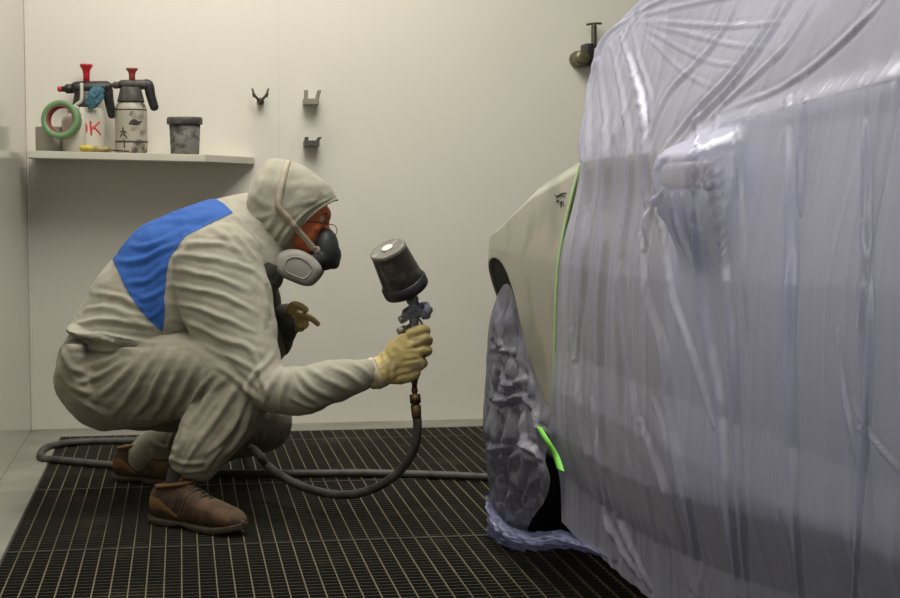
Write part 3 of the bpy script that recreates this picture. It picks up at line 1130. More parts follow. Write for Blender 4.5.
# separate crumpled sheet hung over the front wheel
def build_wheel_film():
    top_px = [(494, 305), (499, 292), (505, 284), (510, 286), (515, 300), (521, 324), (528, 354), (537, 384), (548, 406), (560, 425)]
    left_px = [(494, 305), (490, 320), (487, 345), (485, 380), (483, 415), (484, 445), (487, 470), (490, 500), (489, 530), (490, 543)]
    nu, nv = 90, 150
    tp_ = catmull(top_px, 10); lf = catmull(left_px, 10)
    right_px = [(560, 425), (553, 436), (547, 448), (546, 462), (550, 478), (548, 494), (540, 508), (530, 522), (526, 538)]
    rp = catmull(right_px, 10)
    bot_px = [(490, 543), (500, 548), (512, 548), (526, 538)]
    bp_ = catmull(bot_px, 10)

    def at(c, t):
        d = np.concatenate([[0], np.cumsum(np.linalg.norm(np.diff(c, axis=0), axis=1))])
        d /= d[-1]
        return np.array([np.interp(t, d, c[:, 0]), np.interp(t, d, c[:, 1])])
    V = np.zeros((nu + 1, nv + 1, 3))
    for i in range(nu + 1):
        u = i / nu
        for j in range(nv + 1):
            v = j / nv
            # Coons patch in (image) outline, lifted on to a bulging sheet
            q = (1 - v) * at(tp_, u) + v * at(bp_, u) + (1 - u) * at(lf, v) + u * at(rp, v) \
                - ((1 - u) * (1 - v) * np.array(top_px[0]) + u * (1 - v) * np.array(top_px[-1]) + (1 - u) * v * np.array(bot_px[0]) + u * v * np.array(bot_px[-1]))
            x = X0 - .012 - .035 * math.sin(PI * min(1, v * 1.25)) * math.sin(PI * (.15 + .7 * u)) + .07 * max(0, v - .8) * u * 3
            V[i, j] = PX(q[0], q[1], x)
    flat = V.reshape(-1, 3)
    flat[:, 2] = np.maximum(flat[:, 2], .004)
    # crumples
    ii = np.repeat(np.arange(nu + 1)[:, None] / nu, nv + 1, 1).reshape(-1); jj = np.repeat(np.arange(nv + 1)[None, :] / nv, nu + 1, 0).reshape(-1)
    env = np.clip(jj / .10, 0, 1) * np.clip((1 - ii) / .10, .1, 1) * np.clip(ii / .12, .25, 1)
    wp = to_px(flat) + np.stack([fbm(flat, (6, 9, 9), 11, 2), fbm(flat, (6, 9, 9), 12, 2)], 1) * 4
    WF = [([(505, 290), (500, 320), (496, 360)], 16, 4), ([(512, 310), (512, 340), (505, 375)], 14, 4), ([(520, 340), (522, 370), (516, 400)], 12, 4), ([(500, 370), (510, 384), (524, 380)], 14, 4),
          ([(490, 395), (502, 402), (520, 398), (532, 404)], 16, 4), ([(496, 410), (494, 440), (498, 470)], 16, 4), ([(506, 412), (510, 440), (506, 480)], 18, 4), ([(522, 410), (524, 436), (534, 452), (548, 462)], 16, 3.5),
          ([(534, 400), (540, 424), (552, 436)], 12, 3.5), ([(520, 444), (516, 470), (522, 496)], 14, 3.5), ([(500, 480), (504, 505), (498, 530)], 16, 4), ([(514, 490), (512, 515), (508, 540)], 14, 3.5),
          ([(536, 470), (530, 495), (516, 520)], 12, 3.5), ([(488, 440), (500, 452), (516, 446)], 12, 3.5), ([(498, 340), (508, 352), (518, 350)], 10, 3.5), ([(526, 362), (532, 384), (528, 402)], 10, 3), ([(490, 345), (496, 352), (502, 345)], 10, 3)]
    vor = np.array([noise.voronoi(Vector((c[0] * 6, c[1] * 11 + c[2] * 3, c[2] * 8)))[0][0] for c in flat])
    vor2 = np.array([noise.voronoi(Vector((c[0] * 12, c[1] * 26 - c[2] * 7, c[2] * 17)))[0][0] for c in flat])
    hh = creases(wp, [(l, a_ * .0010, w * .75) for l, a_, w in WF]) + (.5 - vor) * .030 + (.5 - vor2) * .012 + (.35 - np.abs(fbm(flat, (3, 10, 3.5), 31, 3))) * .022 + fbm(flat, (3, 7, 5), 3, 3) * .006
    flat[:, 0] -= hh * env
    # front return: wraps round the tyre towards the far side
    idx = np.arange((nu + 1) * (nv + 1)).reshape(nu + 1, nv + 1)
    faces = np.stack([idx[:-1, :-1], idx[1:, :-1], idx[1:, 1:], idx[:-1, 1:]], -1).reshape(-1, 4).tolist()
    ev = []
    rows = []
    for j in range(nv + 1):
        p = V[0, j]
        row = [int(idx[0, j])]
        for k in range(1, 9):
            t = k / 8
            row.append(len(flat) + len(ev))
            ev.append((p[0] + .26 * t, p[1] + .03 * math.sin(t * PI * .6) + .012 * noise.noise(Vector((t * 5, p[2] * 9, 3))), p[2]))
        rows.append(row)
    for a_, b_ in zip(rows, rows[1:]):
        for k in range(8):
            faces.append((a_[k], b_[k], b_[k + 1], a_[k + 1]))
    me = bpy.data.meshes.new('wheel_film')
    me.from_pydata(np.concatenate([flat, np.array(ev)]).tolist(), [], faces)
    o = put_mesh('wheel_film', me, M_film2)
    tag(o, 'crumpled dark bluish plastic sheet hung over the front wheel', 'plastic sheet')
    # gathered hem along the floor
    ta = catmull([(489, 492), (497, 512), (512, 527), (534, 533), (560, 530), (588, 541), (609, 554)], 14)
    ba = catmull([(490, 545), (503, 549), (522, 551), (542, 551), (564, 549), (590, 554), (611, 561)], 14)
    bm = bmesh.new()
    rr = []
    for (a_, b_), (c_, d_) in zip(ta, ba):
        row = []
        for k in range(23):
            t = k / 22
            e_, f_ = a_ + (c_ - a_) * t, b_ + (d_ - b_) * t
            p = PX(e_, f_, X0 - .025 + .05 * (1 - t) * min(1, max(0, (a_ - 500) / 40)) + max(0, a_ - 520) * .0006 - .03 * math.sin(PI * t))
            w_ = noise.fractal(Vector((p.y * 4, 3, t * 2)), 1, 2, 2)
            cr = .4 - abs(noise.fractal(Vector((p.y * 5 + t * 1.5, 1, t * 5 + w_ * 1.5)), 1, 2, 3))
            vo = .5 - noise.voronoi(Vector((p.y * 14, t * 6, 2.5)))[0][0]
            m_ = cr * .040 + vo * .022
            p = p + Vector((-.7, -.3, .45)) * m_
            p.z = max(.004, p.z)
            row.append(bm.verts.new(p))
        rr.append(row)
    for a_, b_ in zip(rr, rr[1:]):
        for k in range(22):
            bm.faces.new((a_[k], a_[k + 1], b_[k + 1], b_[k]))
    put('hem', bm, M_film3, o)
    return o


build_wheel_film()
# ------------------------------------------------------------------ green tape
M_gtape = mat('lime_tape', (146, 176, 116), 0.5, var=0.1, var_scale=40)
M_gstrip = mat('bright_lime_tape', (112, 200, 62), 0.45, var=0.1, var_scale=40)
bm = bmesh.new()
rows = []
for q in catmull(TAPE, 8):
    p = PX(q[0], q[1], X0)
    x = side_x(p.y, p.z) - .004
    rows.append([bm.verts.new((x, p.y + .020, p.z)), bm.verts.new((x - .001, p.y - .012, p.z))])
for a, b in zip(rows, rows[1:]):
    bm.faces.new((a[0], a[1], b[1], b[0]))
o = put('masking_tape', bm, M_gtape)
o.modifiers.new('t', 'SOLIDIFY').thickness = .0008
tag(o, 'thin green tape line sealing the film edge down the bare fender', 'tape')
bm = bmesh.new()
rows = []
for q in catmull([(538.5, 426, .0), (547, 440, .012), (556, 455, .006), (561, 470, .02)], 6):
    p = PX(q[0], q[1], X0 - .035 - q[2])
    w = 3.6 * mpp(p.y)
    rows.append([bm.verts.new((p.x, p.y + w * 5, p.z - w * .4)), bm.verts.new((p.x - .004, p.y, p.z)), bm.verts.new((p.x - .002, p.y - w * 5.5, p.z + w * .4))])
for a, b in zip(rows, rows[1:]):
    for k in range(2):
        bm.faces.new((a[k], a[k + 1], b[k + 1], b[k]))
o = put('tape_strip', bm, M_gstrip)
o.modifiers.new('t', 'SOLIDIFY').thickness = .001
tag(o, 'short bright green tape strip slanting across the wheel sheet edge', 'tape')
# pencilled mark on the fender
bm = bmesh.new()
for q in ([(554, 194), (557, 196), (561, 193.5), (565, 193)], [(556, 197), (560, 195.5), (564, 196)], [(557, 202), (559, 200), (561, 203.5), (563, 201), (564.5, 206)], [(561.5, 204), (562, 207)]):
    pts = []
    for a in q:
        p = PX(a[0], a[1], X0)
        pts.append((Vector((side_x(p.y, p.z) - .0015, p.y, p.z)), .0022, .0012))
    tube(bm, pts, sub=3, seg=6)
put('pencil_mark', bm, M_dark, fender)
# ================================================================== the painter
YN = PZ(195, 525, 0).y            # depth of the near foot
YF = PZ(145, 484, 0).y            # depth of the far foot
YM = YN + 0.36                    # middle of the body
MP = mpp(YM)

M_skin = mat('skin', (222, 122, 80), 0.5, var=0.08, var_scale=20)
M_suit = mat('coverall_cloth', (158, 154, 137), 0.85, var=0.04, var_scale=14, bump=0.25, bump_scale=34, sheen=0.1)
M_trouser = mat('trouser_cloth', (140, 135, 117), 0.85, var=0.06, var_scale=10, bump=0.25, bump_scale=34, sheen=0.1)
M_blue = mat('blue_cloth_panel', (36, 86, 162), 0.8, var=0.05, var_scale=16, bump=0.25, bump_scale=34)
M_panel = mat('grey_green_cloth', (92, 94, 84), 0.85, var=0.08, var_scale=14, bump=0.25, bump_scale=34)
M_glove = mat('latex_glove', (205, 184, 118), 0.55, rgb2=(184, 168, 124), spot=0.42, var_scale=24, bump=0.15, bump_scale=70)
M_boot = mat('brown_suede', (92, 68, 44), 0.85, rgb2=(70, 54, 40), spot=0.5, var_scale=22, bump=0.2, bump_scale=90)
M_boot2 = mat('tan_leather', (122, 90, 50), 0.7, var=0.15, var_scale=40)
M_sole = mat('dusty_sole', (72, 62, 48), 0.9, var=0.15, var_scale=40)
M_sock = mat('grey_sock', (70, 68, 62), .95)
M_mask = mat('mask_rubber', (52, 54, 56), 0.5, var=0.1, var_scale=30)
M_filter = mat('filter_shell', (158, 155, 145), 0.6, var=0.06, var_scale=30, bump=0.08, bump_scale=60)
M_strap = mat('elastic_strap', (168, 158, 136), 0.8)
M_hem = mat('hood_hem', (150, 147, 130), 0.85)


def ring2(a, b, ya, hw):
    """ring through two outline image points at depth ya, half width hw along the view"""
    A = PY(a[0], a[1], ya); B = PY(b[0], b[1], ya)
    c = (A + B) / 2; e = (A - B) / 2
    return [c.x, c.y, c.z, e.x, e.y, e.z, 0, hw, 0]


def P3(px, py, y, r, rd=None):
    m = mpp(y)
    return (PY(px, py, y), r * m, (r if rd is None else rd) * m)


TORSO = [((61, 350), (150, 412), YM, .17), ((66, 332), (182, 384), YM, .185), ((80, 306), (196, 374), YM, .185), ((98, 277), (212, 362), YM, .195), ((118, 251), (230, 345), YM, .205),
         ((142, 227), (250, 322), YM, .215), ((176, 211), (268, 300), YM, .21), ((212, 200), (280, 284), YM, .18), ((240, 194), (284, 268), YM, .12), ((262, 192), (290, 254), YM, .085)]
ARM_N = [(215, 258, YM - .15, 44, 40), (222, 285, YM - .20, 46, 36), (232, 322, YM - .25, 44, 32), (248, 358, YM - .30, 34, 28), (270, 388, YM - .36, 24, 24),
         (300, 390, YM - .40, 25, 24), (330, 382, YM - .42, 22, 22), (358, 375, YM - .44, 16, 17), (374, 371.5, YM - .45, 14.5, 15)]
ARM_F = [(232, 262, YM + .15, 40, 34), (252, 310, YM + .22, 30, 26), (266, 345, YM + .24, 22, 22), (278, 330, YM + .2, 18, 18), (288, 318, YM + .14, 14, 14)]
LEG_N = [(102, 384, YM - .07, 46, 44), (135, 382, YM - .12, 45, 42), (175, 376, YM - .20, 43, 38), (215, 374, YM - .27, 40, 34), (246, 380, YM - .30, 32, 30)]
SHIN_N = [(246, 380, YM - .30, 32, 30), (232, 405, YM - .31, 33, 30), (212, 432, YM - .33, 32, 27), (200, 450, YM - .35, 28, 24), (192, 463, YM - .355, 25, 20)]
LEG_F = [(105, 388, YM + .10, 42, 40), (170, 395, YM + .22, 36, 34), (230, 412, YM + .33, 30, 30), (272, 424, YM + .38, 24, 24)]
SHIN_F = [(272, 424, YM + .38, 24, 24), (228, 436, YM + .40, 26, 24), (188, 442, YM + .39, 24, 22), (160, 448, YM + .385, 21, 20), (143, 457, YM + .39, 18, 18)]


def limb(bm, rows, k=1.0, sub=5, seg=24):
    tube(bm, [(PY(a, b, y), ru * mpp(y) * k, rd * mpp(y) * k) for a, b, y, ru, rd in rows], sub=sub, seg=seg)


def torso(bm, k=1.0):
    rows = []
    for a, b, y, hw in TORSO:
        r = np.array(ring2(a, b, y, hw))
        r[3:] *= k
        rows.append(r)
    rings_mesh(bm, catmull(rows, 5), 28)


# ---- body (skin): head, trunk, limbs in one mesh
HF = Vector((.955, 0, -.297)).normalized()      # where the face points
HU = Vector((.297, 0, .955)).normalized()
HS = Vector((0, 1, 0))
HC = PY(297, 213, YM)


def hp(f, u, s=0.0):
    return HC + HF * f + HU * u + HS * s


bm = bmesh.new()
ellipsoid(bm, hp(-.008, .03), HF * .098, HS * .076, HU * .088)
ellipsoid(bm, hp(.028, -.035), HF * .062, HS * .060, HU * .085)
tube(bm, [(hp(.03, -.085), .045, .045), (hp(.07, -.095), .026, .03)], sub=3)                      # jaw and chin
tube(bm, [(hp(.086, .022, -.03), .011, .014), (hp(.096, .026), .012, .02), (hp(.086, .022, .03), .011, .014)], sub=4, ref=(0, 0, 1))   # brow
tube(bm, [(hp(.088, .012), .008, .008), (hp(.103, -.012), .010, .011), (hp(.112, -.030), .013, .015)], sub=4)                         # nose
tube(bm, [(hp(.082, -.062, -.02), .008), (hp(.094, -.060), .010), (hp(.082, -.062, .02), .008)], sub=4, ref=(0, 0, 1))                 # lips
for s_ in (-1, 1):
    ellipsoid(bm, hp(.064, -.022, .036 * s_), HF * .022, HS * .022, HU * .02)                     # cheek
    tube(bm, [(hp(-.008, .012, .077 * s_), .006, .010), (hp(-.012, -.012, .080 * s_), .007, .014), (hp(-.004, -.038, .076 * s_), .006, .008)], sub=4)   # ear
tube(bm, [(hp(-.02, -.04), .055, .055), (hp(-.05, -.11), .055, .06), (PY(252, 262, YM), .07, .09)], sub=4)
torso(bm, .80)
for rows in (ARM_N, ARM_F, LEG_N, SHIN_N, LEG_F, SHIN_F):
    limb(bm, rows, .72)
# wrists and mitten cores inside the gloves, feet inside the shoes
tube(bm, [P3(366, 373, YM - .445, 9), P3(384, 368, YM - .45, 10), P3(402, 358, YM - .45, 9)], sub=3)
tube(bm, [P3(282, 322, YM + .16, 8), P3(292, 317, YM + .125, 5)], sub=3)
tube(bm, [P3(186, 462, YM - .355, 9), P3(178, 482, YM - .357, 6), P3(177, 508, YM - .357, 6), P3(222, 520, YM - .36, 6)], sub=3)
tube(bm, [P3(152, 452, YM + .38, 8), P3(137, 466, YM + .385, 6), P3(150, 478, YM + .385, 5)], sub=3)
me = fuse(bm, .0065, 4)
# eye sockets pressed in
co = get_co(me)
for s_ in (-1, 1):
    c = np.array(hp(.092, .004, .031 * s_))
    d = np.linalg.norm(co - c, axis=1)
    co -= np.array(HF)[None, :] * (.010 * np.exp(-(d / .014) ** 2))[:, None]
set_co(me, co)
person = put_mesh('person', me, M_skin)
tag(person, 'crouching painter in grey overalls with blue back panel, hood and respirator, aiming a spray gun', 'person')
M_eye = mat('eye', (190, 184, 174), 0.2)
M_iris = mat('iris', (38, 26, 20), 0.2)
for s_ in (-1, 1):
    bm = bmesh.new()
    ellipsoid(bm, hp(.076, .004, .031 * s_), HF * .0125, HS * .0125, HU * .0125, 16, 10)
    e = put('eye', bm, M_eye, person)
    bm = bmesh.new()
    ellipsoid(bm, hp(.0865, .002, .031 * s_), HF * .003, HS * .0055, HU * .0055, 14, 8)
    put('iris', bm, M_iris, e)
    bm = bmesh.new()
    tube(bm, [(hp(.088, .021, .016 * s_), .003, .003), (hp(.092, .026, .03 * s_), .004, .003), (hp(.082, .022, .046 * s_), .002, .003)], sub=4, seg=8, ref=(0, 0, 1))
    put('eyebrow', bm, M_iris, person)

# ---- jacket and trousers
CLOTH = [
    # waist
    ([(70, 320), (108, 318), (150, 326)], 9, 4.5), ([(68, 331), (110, 338), (158, 344)], 10, 4), ([(66, 342), (100, 350), (140, 352)], 8, 4),
    ([(80, 305), (112, 308), (146, 318)], 6, 4.5), ([(92, 290), (120, 296), (140, 306)], 5, 4), ([(78, 312), (120, 314), (160, 330)], 5, 3.5),
    # back panel
    ([(118, 262), (150, 258), (182, 240)], 6, 4.5), ([(128, 246), (160, 244), (190, 230)], 5, 4), ([(126, 282), (148, 280), (168, 268)], 5, 4),
    ([(134, 298), (152, 296), (166, 290)], 5, 3.5), ([(160, 222), (190, 222), (215, 212)], 4, 4), ([(146, 318), (158, 310), (164, 300)], 4, 3),
    # shoulder and upper sleeve
    ([(182, 246), (214, 244), (244, 252)], 7, 4), ([(176, 258), (210, 258), (246, 268), (268, 282)], 8, 4), ([(172, 272), (212, 276), (252, 292)], 7, 4),
    ([(170, 288), (210, 292), (258, 312)], 8, 4), ([(168, 304), (206, 312), (256, 332)], 7, 4), ([(170, 320), (210, 334), (262, 354)], 7, 4),
    ([(190, 340), (226, 356), (262, 372)], 6, 4), ([(226, 228), (246, 248), (262, 262)], 7, 4), ([(206, 226), (232, 244), (252, 270)], 6, 4), ([(236, 215), (250, 232), (262, 246)], 6, 3.5),
    ([(262, 285), (268, 300), (272, 318)], 7, 3.5), ([(252, 278), (262, 296), (268, 326)], 6, 3.5),
    # elbow
    ([(284, 364), (272, 384), (266, 404)], 8, 4), ([(292, 370), (284, 388), (282, 410)], 7, 3.5), ([(274, 352), (258, 370), (248, 388)], 7, 4),
    ([(240, 340), (256, 360), (270, 396)], 6, 4), ([(220, 366), (244, 386), (270, 408)], 6, 4),
    # forearm
    ([(298, 370), (312, 386), (336, 398)], 8, 3.5), ([(306, 366), (328, 380), (352, 390)], 7, 3.5), ([(322, 364), (344, 374), (364, 386)], 7, 3), ([(340, 361), (358, 368), (370, 378)], 5, 3),
    ([(290, 396), (308, 404), (330, 402)], 5, 3.5), ([(296, 384), (310, 396), (326, 402)], 5, 3),
    # thigh
    ([(146, 350), (122, 378), (96, 402)], 9, 4.5), ([(158, 352), (138, 384), (112, 416)], 9, 4.5), ([(172, 354), (156, 388), (132, 420)], 9, 4.5), ([(184, 358), (172, 390), (152, 418)], 9, 4.5),
    ([(196, 364), (186, 392), (170, 418)], 8, 4), ([(206, 372), (198, 398), (182, 422)], 8, 4), ([(134, 348), (106, 362), (80, 368)], 9, 4.5), ([(126, 358), (104, 374), (78, 384)], 8, 4),
    ([(62, 348), (74, 366), (98, 378)], 9, 4.5), ([(60, 366), (72, 386), (94, 396)], 8, 4.5), ([(66, 390), (84, 406), (112, 420)], 7, 4),
    # knee and shin
    ([(226, 380), (208, 402), (188, 424)], 9, 4.5), ([(238, 384), (222, 412), (196, 440)], 10, 4.5), ([(248, 392), (236, 420), (208, 452)], 9, 4.5), ([(214, 376), (198, 396), (182, 412)], 8, 4),
    ([(252, 404), (242, 432), (222, 456)], 7, 4), ([(184, 430), (178, 446), (170, 462)], 6, 3.5), ([(200, 436), (190, 452), (180, 470)], 6, 3.5), ([(168, 456), (182, 462), (204, 462)], 7, 3),
    ([(166, 464), (184, 471), (206, 470)], 6, 3), ([(226, 440), (212, 458), (206, 470)], 5, 3.5),
    # far trouser leg
    ([(150, 440), (160, 448), (176, 448)], 7, 3.5), ([(148, 452), (158, 460), (168, 462)], 6, 3), ([(176, 430), (168, 444), (166, 458)], 6, 3.5), ([(270, 416), (262, 428), (262, 440)], 6, 4),
]


def drape(bm, kr=1.0):
    """fuse the garment's volumes, then press the traced folds into the cloth"""
    me = fuse(bm, .0060, 5)
    co = get_co(me); no = get_no(me)
    px = to_px(co)
    v = np.array(CAM)[None, :] - co
    facing = (v * no).sum(1) / np.linalg.norm(v, axis=1)
    wpx = px + np.stack([fbm(co, (5, 5, 5), 21, 3), fbm(co, (5, 5, 5), 22, 3)], 1) * 5.0
    hc = creases(wpx, [(l, a * .00120, w * .72) for l, a, w in CLOTH]) * (1 + .6 * fbm(co, (6, 6, 6), 23, 2))
    hc *= np.clip(facing * 2.2 + .1, 0, 1)
    rn = fbm(co, (9, 9, 9), 3, 3) * .006 + (.35 - np.abs(fbm(co, (8, 8, 8), 9, 3))) * .008
    rn *= np.clip(1.3 - facing, .5, 1.0) * kr
    set_co(me, co + no * (hc + rn)[:, None])
    return me


bm = bmesh.new()
rows = []
for a, b, y, hw in [((60, 354), (150, 412), YM, .175), ((67, 336), (176, 378), YM, .182), ((74, 322), (176, 366), YM, .17)]:
    rows.append(np.array(ring2(a, b, y, hw)))
rings_mesh(bm, catmull(rows, 5), 28)
for rows in (LEG_N, SHIN_N, LEG_F, SHIN_F):
    limb(bm, rows)
# seat of the trousers, bagging
tube(bm, [P3(76, 352, YM - .04, 16, 60), P3(80, 378, YM - .05, 24, 60), P3(104, 402, YM - .05, 26, 50), P3(140, 402, YM - .08, 20, 40)], sub=4)
tube(bm, [P3(64, 362, YM - .05, 7, 45), P3(62, 384, YM - .05, 7, 40), P3(80, 405, YM - .06, 9, 40)], sub=4)
put_mesh('trousers', drape(bm), M_trouser, person)
bm = bmesh.new()
rows = []
for a, b, y, hw in [((74, 328), (168, 350), YM, .198), ((73, 320), (176, 348), YM, .206)] + [((81, 306), (188, 350), YM, .205), ((98, 277), (206, 350), YM, .204)] + TORSO[4:]:
    rows.append(np.array(ring2(a, b, y, hw)))
rings_mesh(bm, catmull(rows, 5), 32)
for rows in (ARM_N, ARM_F):
    limb(bm, rows)
tube(bm, [P3(76, 327, YM, 5, 58), P3(110, 335, YM - .01, 6.5, 65), P3(150, 341, YM - .02, 7, 62), P3(172, 346, YM - .03, 6, 56)], sub=4)   # gathered hem
me = drape(bm)
coverall = put_mesh('jacket', me, M_suit, person)
BLUE = [(112, 257), (126, 240), (140, 227), (160, 216), (177, 209), (195, 202), (212, 197), (224, 204), (233, 213), (222, 218), (210.6, 223.5), (199, 230), (187, 235), (181, 242), (177, 248.5),
        (170, 258), (167, 270), (166, 284), (164, 297), (165, 314), (162.5, 332), (152, 323), (140, 310), (131, 297), (124, 284), (117, 268)]
FRONT = [(268, 262), (282, 268), (292, 300), (296, 340), (296, 368), (288, 362), (282, 336), (274, 314), (266, 290), (256, 270)]


def panel(name, poly, m, ymin=-1, off=.0016):
    """a sewn-in panel: the part of the coverall inside a traced outline, on both flanks"""
    cen = np.empty(len(me.polygons) * 3)
    me.polygons.foreach_get('center', cen)
    cen = cen.reshape(-1, 3)
    ins = in_poly(to_px(cen), poly) & (cen[:, 1] > ymin)
    bm0 = bmesh.new(); bm0.from_mesh(me)
    bm0.faces.ensure_lookup_table()
    bmesh.ops.delete(bm0, geom=[bm0.faces[i] for i in np.nonzero(~ins)[0]], context='FACES')
    bm0.normal_update()
    line = np.array(list(poly) + [poly[0]], float)
    nrm = {v: v.normal.copy() for v in bm0.verts}
    bv = [v for v in bm0.verts if v.is_boundary and v.co.y > ymin + .01]
    q = to_px(np.array([v.co for v in bv]))
    for v, p in zip(bv, q):
        best = None
        for a, b in zip(line, line[1:]):
            d = b - a
            t = min(1, max(0, ((p - a) @ d) / max(1e-9, d @ d)))
            c = a + d * t
            e = float(np.hypot(*(c - p)))
            if best is None or e < best[0]:
                best = (e, c)
        if best[0] < 3:
            v.co = PY(best[1][0], best[1][1], v.co.y)
    for v in bm0.verts:
        v.co += nrm[v] * off
    return put(name, bm0, m, coverall)


# piping along the blue panel's seams and the waist drawcord channel
def on_suit(pts, off, w, name, m, sub=6):
    """a raised seam laid on the coverall along image points"""
    from mathutils.bvhtree import BVHTree
    bm0 = bmesh.new(); bm0.from_mesh(me)
    tree = BVHTree.FromBMesh(bm0)
    rows = []
    for q in catmull(pts, sub):
        d = ray(q[0], q[1]).normalized()
        hit = tree.ray_cast(CAM, d)
        if hit[0] is not None:
            rows.append((hit[0] - d * off, w, w))
    bm0.free()
    bm = bmesh.new()
    tube(bm, rows, sub=1, seg=8)
    return put(name, bm, m, coverall)



panel('back_panel', BLUE, M_blue)
panel('front_panel', FRONT, M_panel, YM - .17)

# ---- hood
HOOD = [((337, 200), (279, 258), .088), ((333, 192), (270, 258), .104), ((325, 182), (261, 252), .114), ((313, 172), (253, 246), .120), ((299, 164), (246, 240), .122),
        ((282, 158.5), (241.5, 232), .118), ((268, 160.5), (240, 222), .106), ((258, 171), (241, 212), .082), ((250, 186), (244, 203), .045)]
rows = catmull([ring2(a, b, YM, hw) for a, b, hw in HOOD], 9)
bm = bmesh.new()
rings_mesh(bm, rows, 96, cap=False, power=2.25)
vs = [v for v in bm.verts]
n_r = len(rows)
last = vs[(n_r - 1) * 96:]
bm.faces.new(last)
bmesh.ops.recalc_face_normals(bm, faces=bm.faces[:])
me_h = bpy.data.meshes.new('hood')
bm.to_mesh(me_h); bm.free()
co = get_co(me_h); no = get_no(me_h); px = to_px(co)
fac = ((np.array(CAM)[None, :] - co) * no).sum(1) / np.linalg.norm(np.array(CAM)[None, :] - co, axis=1)
HF_ = [([(285, 160), (279, 184), (278, 206)], 7, 3), ([(288, 160), (283, 182), (281, 204)], -5, 2.5), ([(281, 210), (300, 204), (326, 204)], 4, 3), ([(284, 190), (300, 184), (322, 188)], 3, 3.5),
       ([(244, 214), (262, 218), (278, 209)], 6, 3), ([(252, 194), (264, 205), (278, 207)], 5, 3), ([(262, 240), (268, 226), (278, 212)], 7, 3.5), ([(270, 250), (276, 236), (284, 224)], 6, 3),
       ([(280, 252), (286, 240), (290, 228)], 5, 2.5), ([(246, 226), (256, 236), (262, 250)], 6, 3), ([(290, 236), (304, 218), (326, 206), (336, 200)], 4, 2.2), ([(258, 172), (260, 186), (252, 200)], 4, 3), ([(256, 222), (262, 232), (270, 246)], 4, 2.6)]
hd = creases(px, [(l, a * .0008, w) for l, a, w in HF_]) * np.clip(fac * 2 + .1, 0, 1) + fbm(co, (14, 14, 14), 5, 3) * .005
ring_i = np.repeat(np.arange(n_r), 96)
hd *= np.clip(ring_i / 6.0, .25, 1)
co = co + no * hd[:, None]
# the face opening curves back at the temples
side_ = np.abs(np.sin(2 * PI * np.arange(96) / 96))
back = (np.tile(side_, n_r) ** 1.3) * np.clip(1 - ring_i / 20.0, 0, 1) * .030
co = co + np.array([-.72, 0, .69])[None, :] * back[:, None]
set_co(me_h, co)
hood = put_mesh('hood', me_h, M_suit, person)
sm = hood.modifiers.new('cloth', 'SOLIDIFY'); sm.thickness = .004; sm.offset = -1
r0 = rows[0]
bm = bmesh.new()
loop = []
for k in range(49):
    a = 2 * PI * k / 48
    ca, sa = math.cos(a), math.sin(a)
    ca = math.copysign(abs(ca) ** (2 / 2.25), ca); sa = math.copysign(abs(sa) ** (2 / 2.25), sa)
    loop.append(Vector(r0[:3] + r0[3:6] * ca + r0[6:9] * sa) + Vector((-.72, 0, .69)) * (.030 * abs(math.sin(a)) ** 1.3))
wire(bm, loop, .0042, sub=2, seg=8)
put('hem', bm, M_hem, hood)
# dark lining of the brim is seen at the tip of the hood
# ---- respirator
M_lens = None
resp = None
bm = bmesh.new()
ellipsoid(bm, PY(325, 249, YM), PY(339, 246, YM) - PY(325, 249, YM), HS * .052, (PY(322, 228, YM) - PY(326, 271, YM)) / 2, 32, 20)
tube(bm, [(PY(334, 252, YM), .024, .026), (PY(333, 264, YM), .022, .024)], sub=3)
tube(bm, [(PY(322, 258, YM - .03), .022, .022), (PY(311, 262, YM - .07), .024, .022)], sub=3)
tube(bm, [(PY(322, 258, YM + .03), .022, .022), (PY(313, 262, YM + .07), .024, .022)], sub=3)
me_m = fuse(bm, .004, 4)
resp = put_mesh('respirator', me_m, M_mask, person)
bm = bmesh.new()
vx = PY(336, 258, YM)
lathe(bm, [(.017, -.01), (.019, 0), (.019, .010), (.015, .014), (.0001, .015)], axis_mtx(vx, (1, 0, -.3)), 24)
put('exhale_valve', bm, M_mask, resp)
